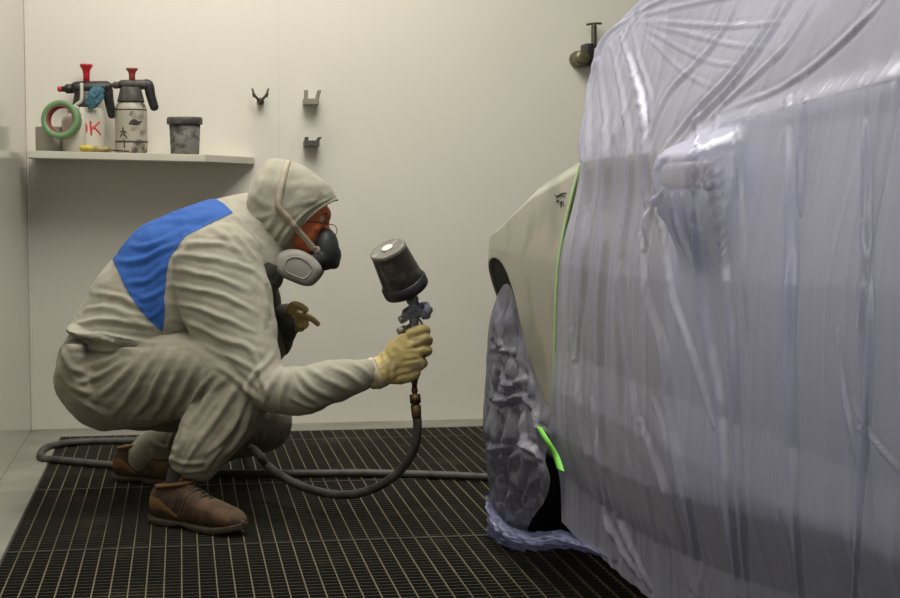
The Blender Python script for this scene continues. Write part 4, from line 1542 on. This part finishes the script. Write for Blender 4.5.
for s_ in (-1, 1):
    yc = YM + .083 * s_
    dx_ = 0 if s_ < 0 else 3
    # filter cartridge: soft-cornered pod
    c0 = PY(297.5 + dx_, 267.5, yc)
    bm = bmesh.new()
    out_px = [(273.5, 265), (276.5, 256), (284, 250.5), (294, 249), (304, 251.5), (313, 257), (319.5, 264), (321.5, 270), (318, 277), (310, 285), (303, 285.5), (292, 281.5), (280, 276), (274.5, 271)]
    loop = catmull(out_px + [out_px[0]], 5)[:-1]
    cen_px = loop.mean(0)
    prof = [(.30, -.034), (.62, -.033), (.86, -.028), (.97, -.018), (1.0, -.006), (1.0, .012), (.94, .024), (.7, .032)]
    rows_ = []
    for kf, off in prof:
        rows_.append([bm.verts.new(PY(cen_px[0] + (q[0] - cen_px[0]) * kf + dx_, cen_px[1] + (q[1] - cen_px[1]) * kf, yc) + Vector((0, -off * s_ * -1, 0))) for q in loop])
    for a, b in zip(rows_, rows_[1:]):
        for k in range(len(loop)):
            bm.faces.new((a[k], a[(k + 1) % len(loop)], b[(k + 1) % len(loop)], b[k]))
    bm.faces.new(rows_[0]); bm.faces.new(rows_[-1])
    fl = put('filter', bm, M_filter, resp)
    bm = bmesh.new()
    rr = []
    for kf in (.58, .50):
        rr.append([PY(cen_px[0] + (q[0] - cen_px[0]) * kf + dx_, cen_px[1] + (q[1] - cen_px[1]) * kf, yc) + Vector((0, .0335 * s_, 0)) for q in loop])
    wire(bm, [v for v in rr[0]] + [rr[0][0]], .0022, sub=1, seg=6)
    put('filter_rim', bm, M_filter, fl)
    # round strap boss on the side of the mask
    bm = bmesh.new()
    lathe(bm, [(.013, 0), (.013, .008), (.009, .011), (.0001, .012)], axis_mtx(PY(316, 250, YM + .052 * s_), (.25, s_, 0)), 18)
    put('strap_boss', bm, M_strap, resp)


def hood_pt(px_, py_, y_guess, s_):
    return PY(px_, py_, y_guess)


# strap from the mask over the side of the hood and round the crown
from mathutils.bvhtree import BVHTree
_b = bmesh.new(); _b.from_mesh(me_h); tree_h = BVHTree.FromBMesh(_b); _b.free()
bm = bmesh.new()
rows = []
for q in catmull([(315, 250), (305, 238), (296, 228), (288, 218), (279, 207), (279.5, 194), (283, 178), (286, 166), (288, 160.5)], 6):
    d = ray(q[0], q[1]).normalized()
    hit = tree_h.ray_cast(CAM, d)
    y = hit[0].y - .006 if hit[0] is not None else None
    p = PY(q[0], q[1], y if y is not None else YM)
    free = PY(q[0], q[1], YM - .066 - .05 * min(1, max(0, (315 - q[0]) / 26)))
    if y is None or (q[0] > 286 and q[1] > 200):
        p = free if (y is None or free.y < y) else p
    rows.append(p)
for a, b in zip(rows[:-1], rows[1:]):
    pass
strip = []
for i, p in enumerate(rows):
    t = (rows[min(i + 1, len(rows) - 1)] - rows[max(i - 1, 0)]).normalized()
    n = (p - PY(296, 212, YM)); n = (n - t * n.dot(t)); n = Vector((n.x * .3, n.y, n.z * .3)).normalized() if n.length > 0 else Vector((0, -1, 0))
    sdir = t.cross(n).normalized()
    strip.append([bm.verts.new(p + sdir * .0095 + n * .002), bm.verts.new(p - sdir * .0095 + n * .002)])
for a, b in zip(strip, strip[1:]):
    bm.faces.new((a[0], a[1], b[1], b[0]))
so = put('head_strap', bm, M_strap, resp)
so.modifiers.new('t', 'SOLIDIFY').thickness = .0025
# thin wire rim of the glasses in front of the brow
bm = bmesh.new()
wire(bm, [PY(330.5, 217, YM - .02), PY(329, 224, YM - .03), PY(334, 225, YM - .03), PY(337, 230, YM - .03), PY(335, 235, YM - .025), PY(331, 233, YM - .02)], .0014, seg=8)
wire(bm, [PY(329, 224, YM - .03), PY(314, 222, YM - .066), PY(300, 222, YM - .082)], .0014, seg=8)
put('glasses', bm, M_black, person)


# ---- gloves
def finger(bm, pts, r0, r1, y_is_abs=True):
    n = len(pts)
    tube(bm, [(p, r0 + (r1 - r0) * i / (n - 1)) for i, p in enumerate(pts)], sub=4, seg=14)


GY_ = YM - .455                 # depth plane of the gun's grip
g = lambda a, b, d=0.0: PY(a, b, GY_ + d)
bm = bmesh.new()
tube(bm, [(g(374, 374, .01), .048, .048), (g(384, 370, .008), .046, .046), (g(394, 363, .0), .044, .038)], sub=4)            # cuff and wrist
tube(bm, [(g(392, 366, -.002), .050, .030), (g(402, 358, -.010), .062, .028), (g(413, 351, -.014), .064, .022)], sub=4)      # palm, back of the hand to the viewer
tube(bm, [(g(393, 377, .0), .023, .026), (g(405, 376, -.004), .024, .026), (g(415, 372, -.004), .020, .022)], sub=3)            # heel of the hand
fing = [[(410, 334, -.014), (421, 330, -.012), (426, 331, .012), (418, 334, .034)],
        [(412, 343, -.017), (424, 338.5, -.014), (428.5, 341, .014), (419, 345, .036)],
        [(412, 354, -.017), (423, 350, -.014), (427.5, 352, .014), (418, 356, .036)],
        [(409, 365, -.014), (419, 362, -.012), (423.5, 363.5, .012), (415, 367, .032)]]
for f_ in fing:
    finger(bm, [g(*q) for q in f_], .0180, .0130)
finger(bm, [g(392, 357, .02), g(398, 344, .042), g(407, 337, .055), g(418, 336, .05)], .018, .0125)
me_g = fuse(bm, .0032, 3)
co = get_co(me_g); no = get_no(me_g); px = to_px(co)
hw_ = creases(px, [([(382, 352), (386, 366), (386, 384)], .004, 2.2), ([(388, 350), (394, 362), (392, 382)], .0035, 2.2), ([(396, 346), (402, 352), (404, 362)], .002, 2), ([(390, 378), (402, 372), (412, 372)], .003, 2.2),
                   ([(404, 338), (412, 341), (420, 340)], -.002, 1.6), ([(406, 349), (416, 348), (424, 346)], -.002, 1.6), ([(404, 361), (414, 360), (422, 358)], -.002, 1.6)])
set_co(me_g, co + no * (hw_ + fbm(co, (30, 30, 30), 2, 2) * .0022)[:, None])
gl = put_mesh('glove', me_g, M_glove, person)
bm = bmesh.new()
cuffa, cuffb = g(372.5, 374.5, .01), g(378, 372, .01)
tube(bm, [(cuffa, .049, .049), (cuffb, .0495, .0495)], sub=2, seg=32, round_caps=False)
put('cuff', bm, mat('pale_cuff', (206, 198, 168), 0.6), gl)

FY_ = YM + .12
g2 = lambda a, b, d=0.0: PY(a, b, FY_ + d)
bm = bmesh.new()
tube(bm, [(g2(284, 320, .02), .032, .030), (g2(291, 317, .01), .036, .026), (g2(299, 314, 0), .036, .02)], sub=4)
finger(bm, [g2(298, 314, -.012), g2(306, 316, -.022), g2(312, 319, -.024), g2(318, 324, -.022)], .0125, .0092)       # forefinger pointing down
finger(bm, [g2(298, 319, .0), g2(305, 322, -.012), g2(305, 326, -.014), g2(299, 326, -.008)], .0125, .010)
finger(bm, [g2(297, 322, .014), g2(302, 326, .006), g2(301, 329, .004), g2(295, 328, .006)], .0120, .0095)
finger(bm, [g2(294, 324, .026), g2(298, 328, .02), g2(296, 330, .018), g2(291, 328, .018)], .0110, .009)
finger(bm, [g2(289, 311, -.016), g2(293, 305, -.026), g2(300, 306, -.034), g2(306, 310, -.036)], .0145, .011)          # thumb
me_g = fuse(bm, .003, 3)
put_mesh('glove', me_g, M_glove, person)


# ---- shoes
def shoe(heel, toe, sock=True):
    """heel, toe: image points on the floor along the sole's middle"""
    A = PZ(heel[0], heel[1], 0.0); B = PZ(toe[0], toe[1], 0.0)
    ax = (B - A); L = ax.length; ax.normalize()
    sd = Vector((-ax.y, ax.x, 0))
    upz = Vector((0, 0, 1))
    def ring(t, hw, z0, z1):
        c = A + ax * (L * t) + upz * ((z0 + z1) / 2)
        e1 = upz * ((z1 - z0) / 2); e2 = sd * hw
        return [*c, *e1, *e2]
    up = [ring(.00, .020, .030, .075), ring(.03, .031, .020, .104), ring(.10, .037, .014, .122), ring(.22, .040, .012, .128), ring(.36, .042, .012, .130), ring(.47, .043, .012, .118),
          ring(.60, .046, .012, .100), ring(.74, .049, .013, .088), ring(.86, .047, .015, .077), ring(.94, .039, .020, .066), ring(.985, .024, .026, .054), ring(1.0, .010, .032, .046)]
    bm = bmesh.new()
    rings_mesh(bm, catmull(up, 4), 32, power=2.4)
    for v in bm.verts:
        v.co += (v.co - (A + ax * L * .5)).normalized() * noise.fractal(v.co * 30, 1, 2, 2) * .003
    u = put('shoe', bm, M_boot, person)
    so = [(-.015, .022), (.015, .034), (.06, .040), (.18, .042), (.35, .038), (.45, .039), (.62, .048), (.78, .051), (.88, .048), (.95, .039), (.99, .026), (1.01, .012)]
    bm = bmesh.new()
    rr = catmull([[t, w] for t, w in so], 4)
    lay = []
    for z, k in ((.0, .94), (.004, .99), (.014, 1.01), (.019, .96)):
        row = []
        for t, w in rr:
            lift = max(0, t - .72) ** 1.5 * .13 + max(0, .05 - t) * .1 + .008 * math.exp(-((t - .40) / .08) ** 2) * (z < .01)
            row.append(A + ax * (L * t) + sd * (w * k) + upz * (z + lift))
        for t, w in rr[::-1]:
            lift = max(0, t - .72) ** 1.5 * .13 + max(0, .05 - t) * .1 + .008 * math.exp(-((t - .40) / .08) ** 2) * (z < .01)
            row.append(A + ax * (L * t) - sd * (w * k) + upz * (z + lift))
        lay.append([bm.verts.new(v) for v in row])
    for a, b in zip(lay, lay[1:]):
        for k in range(len(a)):
            bm.faces.new((a[k], a[(k + 1) % len(a)], b[(k + 1) % len(a)], b[k]))
    bm.faces.new(lay[0]); bm.faces.new(lay[-1])
    put('sole', bm, M_sole, u)
    sk = bmesh.new()
    cs = A + ax * (L * .235) + upz * .10
    tube(sk, [(cs, .030, .030), (cs + upz * .05 + ax * .01, .029, .029), (cs + upz * .10 + ax * .03, .028, .028)], sub=3, seg=18)
    if sock:
        put('sock', sk, M_sock, person)
    else:
        sk.free()
    # padded collar and heel counter
    bm = bmesh.new()
    pts = []
    for k in range(25):
        a = 2 * PI * k / 24
        pts.append(A + ax * (L * (.235 + .185 * math.cos(a))) + sd * (.037 * math.sin(a)) + upz * (.122 + .012 * math.cos(a)))
    wire(bm, pts, .0062, sub=2, seg=10)
    put('collar', bm, M_boot2, u)
    bm = bmesh.new()
    for s_ in (-1, 1):
        pass
    cnt = [ring(.005, .022, .034, .078), ring(.03, .033, .028, .098), ring(.10, .0385, .026, .108), ring(.2, .0405, .026, .100), ring(.29, .0408, .026, .07), ring(.36, .0408, .026, .045)]
    rings_mesh(bm, catmull(cnt, 4), 28, power=2.4)
    put('heel_counter', bm, M_boot2, u)
    bm = bmesh.new()
    tg = [ring(.36, .018, .118, .146), ring(.44, .020, .104, .128), ring(.54, .021, .088, .108), ring(.63, .020, .075, .092)]
    rings_mesh(bm, catmull(tg, 3), 20)
    put('tongue', bm, M_boot, u)
    bm = bmesh.new()
    zz = lambda t: float(np.interp(t, [.36, .47, .60, .70], [.134, .117, .098, .086]))
    lace = []
    for i in range(6):
        t = .40 + i * .045
        s0 = 1 if i % 2 else -1
        lace += [A + ax * (L * t) + sd * (.027 * s0) + upz * (zz(t) - .006), A + ax * (L * (t + .02)) + upz * (zz(t) + .004), A + ax * (L * (t + .04)) - sd * (.027 * s0) + upz * (zz(t + .04) - .006)]
    wire(bm, lace, .0024, sub=4, seg=8)
    put('laces', bm, M_dark, u)
    # dark side panel with three bars
    bm = bmesh.new()
    for k in range(3):
        t = .33 + .045 * k
        tube(bm, [(A + ax * (L * t) - sd * .0405 + upz * .055, .0035, .003), (A + ax * (L * (t + .035)) - sd * .0405 + upz * .078, .0035, .003), (A + ax * (L * (t + .06)) - sd * .036 + upz * .100, .003, .003)], sub=3, seg=8)
    put('side_stripes', bm, M_dark, u)
    return u


shoe((155, 521), (243, 536))
shoe((117, 479), (188, 486), False)

# ================================================================== spray gun
GP = GY_ + .012
q = lambda a, b, d=0.0: PY(a, b, GP + d)
sg = thing('spray_gun', 'spray gun with paint-stained dark gravity cup in the painter\'s gloved hand', 'spray gun', q(415, 385))
M_gun = mat('stained_gun_metal', (134, 137, 150), 0.45, 0.2, rgb2=(60, 60, 66), spot=0.42, var_scale=60)
M_cup = mat('stained_cup', (58, 55, 54), 0.35, rgb2=(96, 92, 88), spot=0.40, var_scale=26, detail=8)
M_cuplid = mat('worn_cup_lid', (104, 100, 92), 0.55, rgb2=(150, 146, 134), spot=0.40, var_scale=40)
M_rust = mat('rusty_brass', (112, 88, 60), 0.5, 0.6, rgb2=(70, 56, 44), spot=0.46, var_scale=90)
M_white = mat('white_plug', (222, 220, 210), 0.5)
top = q(383.6, 244.5); botm = q(406.5, 289)
axd = (top - botm).normalized()
axd = (axd + Vector((0, -.34, 0))).normalized()
mg = mpp(GP)
mt = axis_mtx(botm - Vector((0, .0, 0)), axd)
CL = 49 * mg
bm = bmesh.new()
lathe(bm, [(8 * mg, -6 * mg), (12 * mg, -4 * mg), (23.4 * mg, -.5 * mg), (23.8 * mg, 1 * mg), (23.8 * mg, 8 * mg), (22.6 * mg, 9 * mg), (22.2 * mg, 11 * mg)], mt, 48)
ring = put('cup_base', bm, M_black, sg)
bm = bmesh.new()
lathe(bm, [(21.8 * mg, 8 * mg), (21.4 * mg, 14 * mg), (18.6 * mg, CL - 3 * mg), (18.6 * mg, CL - 1 * mg)], mt, 48)
put('cup', bm, M_cup, sg)
bm = bmesh.new()
lathe(bm, [(18.8 * mg, CL - 3.5 * mg), (19 * mg, CL - 3 * mg), (18.8 * mg, CL), (17.2 * mg, CL + 1 * mg), (15.5 * mg, CL + .4 * mg), (7 * mg, CL + .2 * mg), (.1 * mg, CL + .3 * mg)], mt, 48)
ld = put('cup_lid', bm, M_cuplid, sg)
bm = bmesh.new()
lathe(bm, [(6 * mg, CL), (6 * mg, CL + 1.6 * mg), (5 * mg, CL + 2.2 * mg), (.1 * mg, CL + 2.2 * mg)], mt, 24)
put('vent_plug', bm, M_white, ld)
bm = bmesh.new()
lathe(bm, [(4.6 * mg, 0), (4.6 * mg, 5 * mg), (6.4 * mg, 5 * mg), (6.4 * mg, 9 * mg), (4.8 * mg, 9 * mg), (4.8 * mg, 16 * mg)], axis_mtx(q(415.5, 306), (q(408, 291) - q(415.5, 306))), 20)
put('neck', bm, M_gun, sg)
# body
bm = bmesh.new()
tube(bm, [(q(406, 314), .017, .016), (q(415, 311), .023, .020), (q(424, 310), .019, .019)], sub=4)
tube(bm, [(q(413, 300), .015, .014), (q(415, 308), .018, .016)], sub=3)
tube(bm, [(q(415, 308), .013, .013), (q(414, 322), .014, .013), (q(416, 336), .016, .012), (q(416, 356), .016, .013), (q(414.5, 378), .014, .012)], sub=4)
tube(bm, [(q(402, 318), .009, .010), (q(410, 315), .012, .012)], sub=3)
me_b = fuse(bm, .003, 2)
body = put_mesh('gun_body', me_b, M_gun, sg)
bm = bmesh.new()
lathe(bm, [(.019, -.012), (.025, -.010), (.027, -.004), (.027, .008), (.024, .014), (.012, .018), (.007, .024), (.0001, .024)], axis_mtx(q(424.5, 310.5), (1, 0, .1)), 28)
put('air_cap', bm, M_gun, sg)
for a, b in (((410, 315), (399, 321)), ((411, 325), (397.5, 333))):
    bm = bmesh.new()
    d = (q(*b) - q(*a))
    L_ = d.length
    lathe(bm, [(.007, 0), (.007, L_ * .35), (.0115, L_ * .38), (.0125, L_ * .7), (.0115, L_ * .95), (.006, L_)], axis_mtx(q(*a), d), 20)
    put('control_knob', bm, mat('chrome_knob', (150, 148, 140), 0.3, 0.8), sg)
bm = bmesh.new()
tube(bm, [(q(418, 318), .004, .010), (q(423, 326), .004, .010), (q(424, 338), .004, .010), (q(422, 348), .004, .009)], sub=4, seg=10)
put('trigger', bm, M_gun, sg)
bm = bmesh.new()
lathe(bm, [(.010, 0), (.010, 5 * mg), (.008, 6 * mg), (.008, 12 * mg)], axis_mtx(q(414.5, 378), (0, 0, -1)), 18)
put('air_inlet', bm, M_rust, sg)

# ================================================================== air hose with its quick coupling
M_hose = mat('grey_rubber_hose', (78, 76, 70), 0.6, rgb2=(56, 54, 50), spot=0.45, var_scale=16)
HR = 4.6 * mg
loop = []
for a, b, y in [(415, 406, GP), (417.5, 424, GP), (415.5, 444, GP + .005), (407, 462, GP + .02), (392, 478, GP + .05), (370, 490, GP + .09), (344, 495, GP + .14), (316, 491, GP + .20), (290, 481, GP + .28), (268, 466, GP + .38), (254, 450, GP + .48)]:
    loop.append(PY(a, b, y))
hr = HR
for a, b in [(238, 443), (200, 440), (150, 440.5), (100, 441), (70, 442.5), (50, 446.5), (41, 452.5), (43, 458.5), (60, 460), (100, 464), (160, 469), (230, 473), (300, 473.5), (360, 473), (430, 474.5), (485, 477), (540, 480), (640, 483)]:
    loop.append(PZ(a, b, hr))
bm = bmesh.new()
wire(bm, loop, hr, sub=10, seg=16)
hs = put('air_hose', bm, M_hose)
tag(hs, 'grey air hose looping from the spray gun and lying along the grating', 'hose')
bm = bmesh.new()
for i, (z0, z1, rr) in enumerate(((389, 396, .0085), (396, 402, .0155), (403, 412, .0135))):
    pass
cpl = [(.006, 387), (.0095, 388.5), (.0095, 392), (.007, 393), (.007, 394), (.0165, 394.5), (.0165, 403), (.012, 403.5), (.012, 405), (.0155, 405.5), (.0150, 414), (HR * 1.05, 415), (HR * 1.05, 418)]
c0 = q(414.3, 387); c1 = q(416.8, 418)
dd = (c1 - c0); Lc = dd.length
lathe(bm, [(r_, (z_ - 387) / 31 * Lc) for r_, z_ in cpl], axis_mtx(c0, dd), 24)
put('coupling', bm, M_rust, hs)
# ================================================================== light
def area(name, loc, size, energy, color, aim):
    d = bpy.data.lights.new(name, 'AREA')
    d.shape = 'RECTANGLE'
    d.size, d.size_y = size
    d.energy = energy
    d.color = color
    o = bpy.data.objects.new(name, d)
    COL.objects.link(o)
    o.location = loc
    o.rotation_euler = (Vector(aim) - Vector(loc)).to_track_quat('-Z', 'Y').to_euler()
    return o


area('ceiling_lamp', (0.25, WALL_Y - .80, 3.2), (1.8, .25), 25, (1, .96, .88), (0.25, WALL_Y - .6, 0))
area('ceiling_lamp', (0.5, 4.4, 3.3), (2.0, 1.0), 78, (1, .97, .91), (0.3, 4.35, 0))
area('side_lamp_fill', (WALL_X + .12, 3.0, 2.75), (.3, 3.2), 42, (1, .975, .93), (1.0, 3.0, .9))
area('side_lamp_fill', (WALL_X + .10, 1.5, 1.3), (.3, 1.8), 7, (1, .975, .95), (1.2, 2.6, .7))  # unseen fill, added only to brighten the film low on the door
w = bpy.data.worlds.new('world')
scene.world = w
w.use_nodes = True
w.node_tree.nodes['Background'].inputs['Color'].default_value = (1, .96, .88, 1)
w.node_tree.nodes['Background'].inputs['Strength'].default_value = 0.09

scene.view_settings.view_transform = 'Standard'
scene.view_settings.look = 'None'
scene.view_settings.gamma = 1
scene.view_settings.use_curve_mapping = False
scene.view_settings.exposure = 0.0
scene.cycles.transparent_max_bounces = 40
scene.cycles.max_bounces = 8
scene.cycles.use_denoising = True
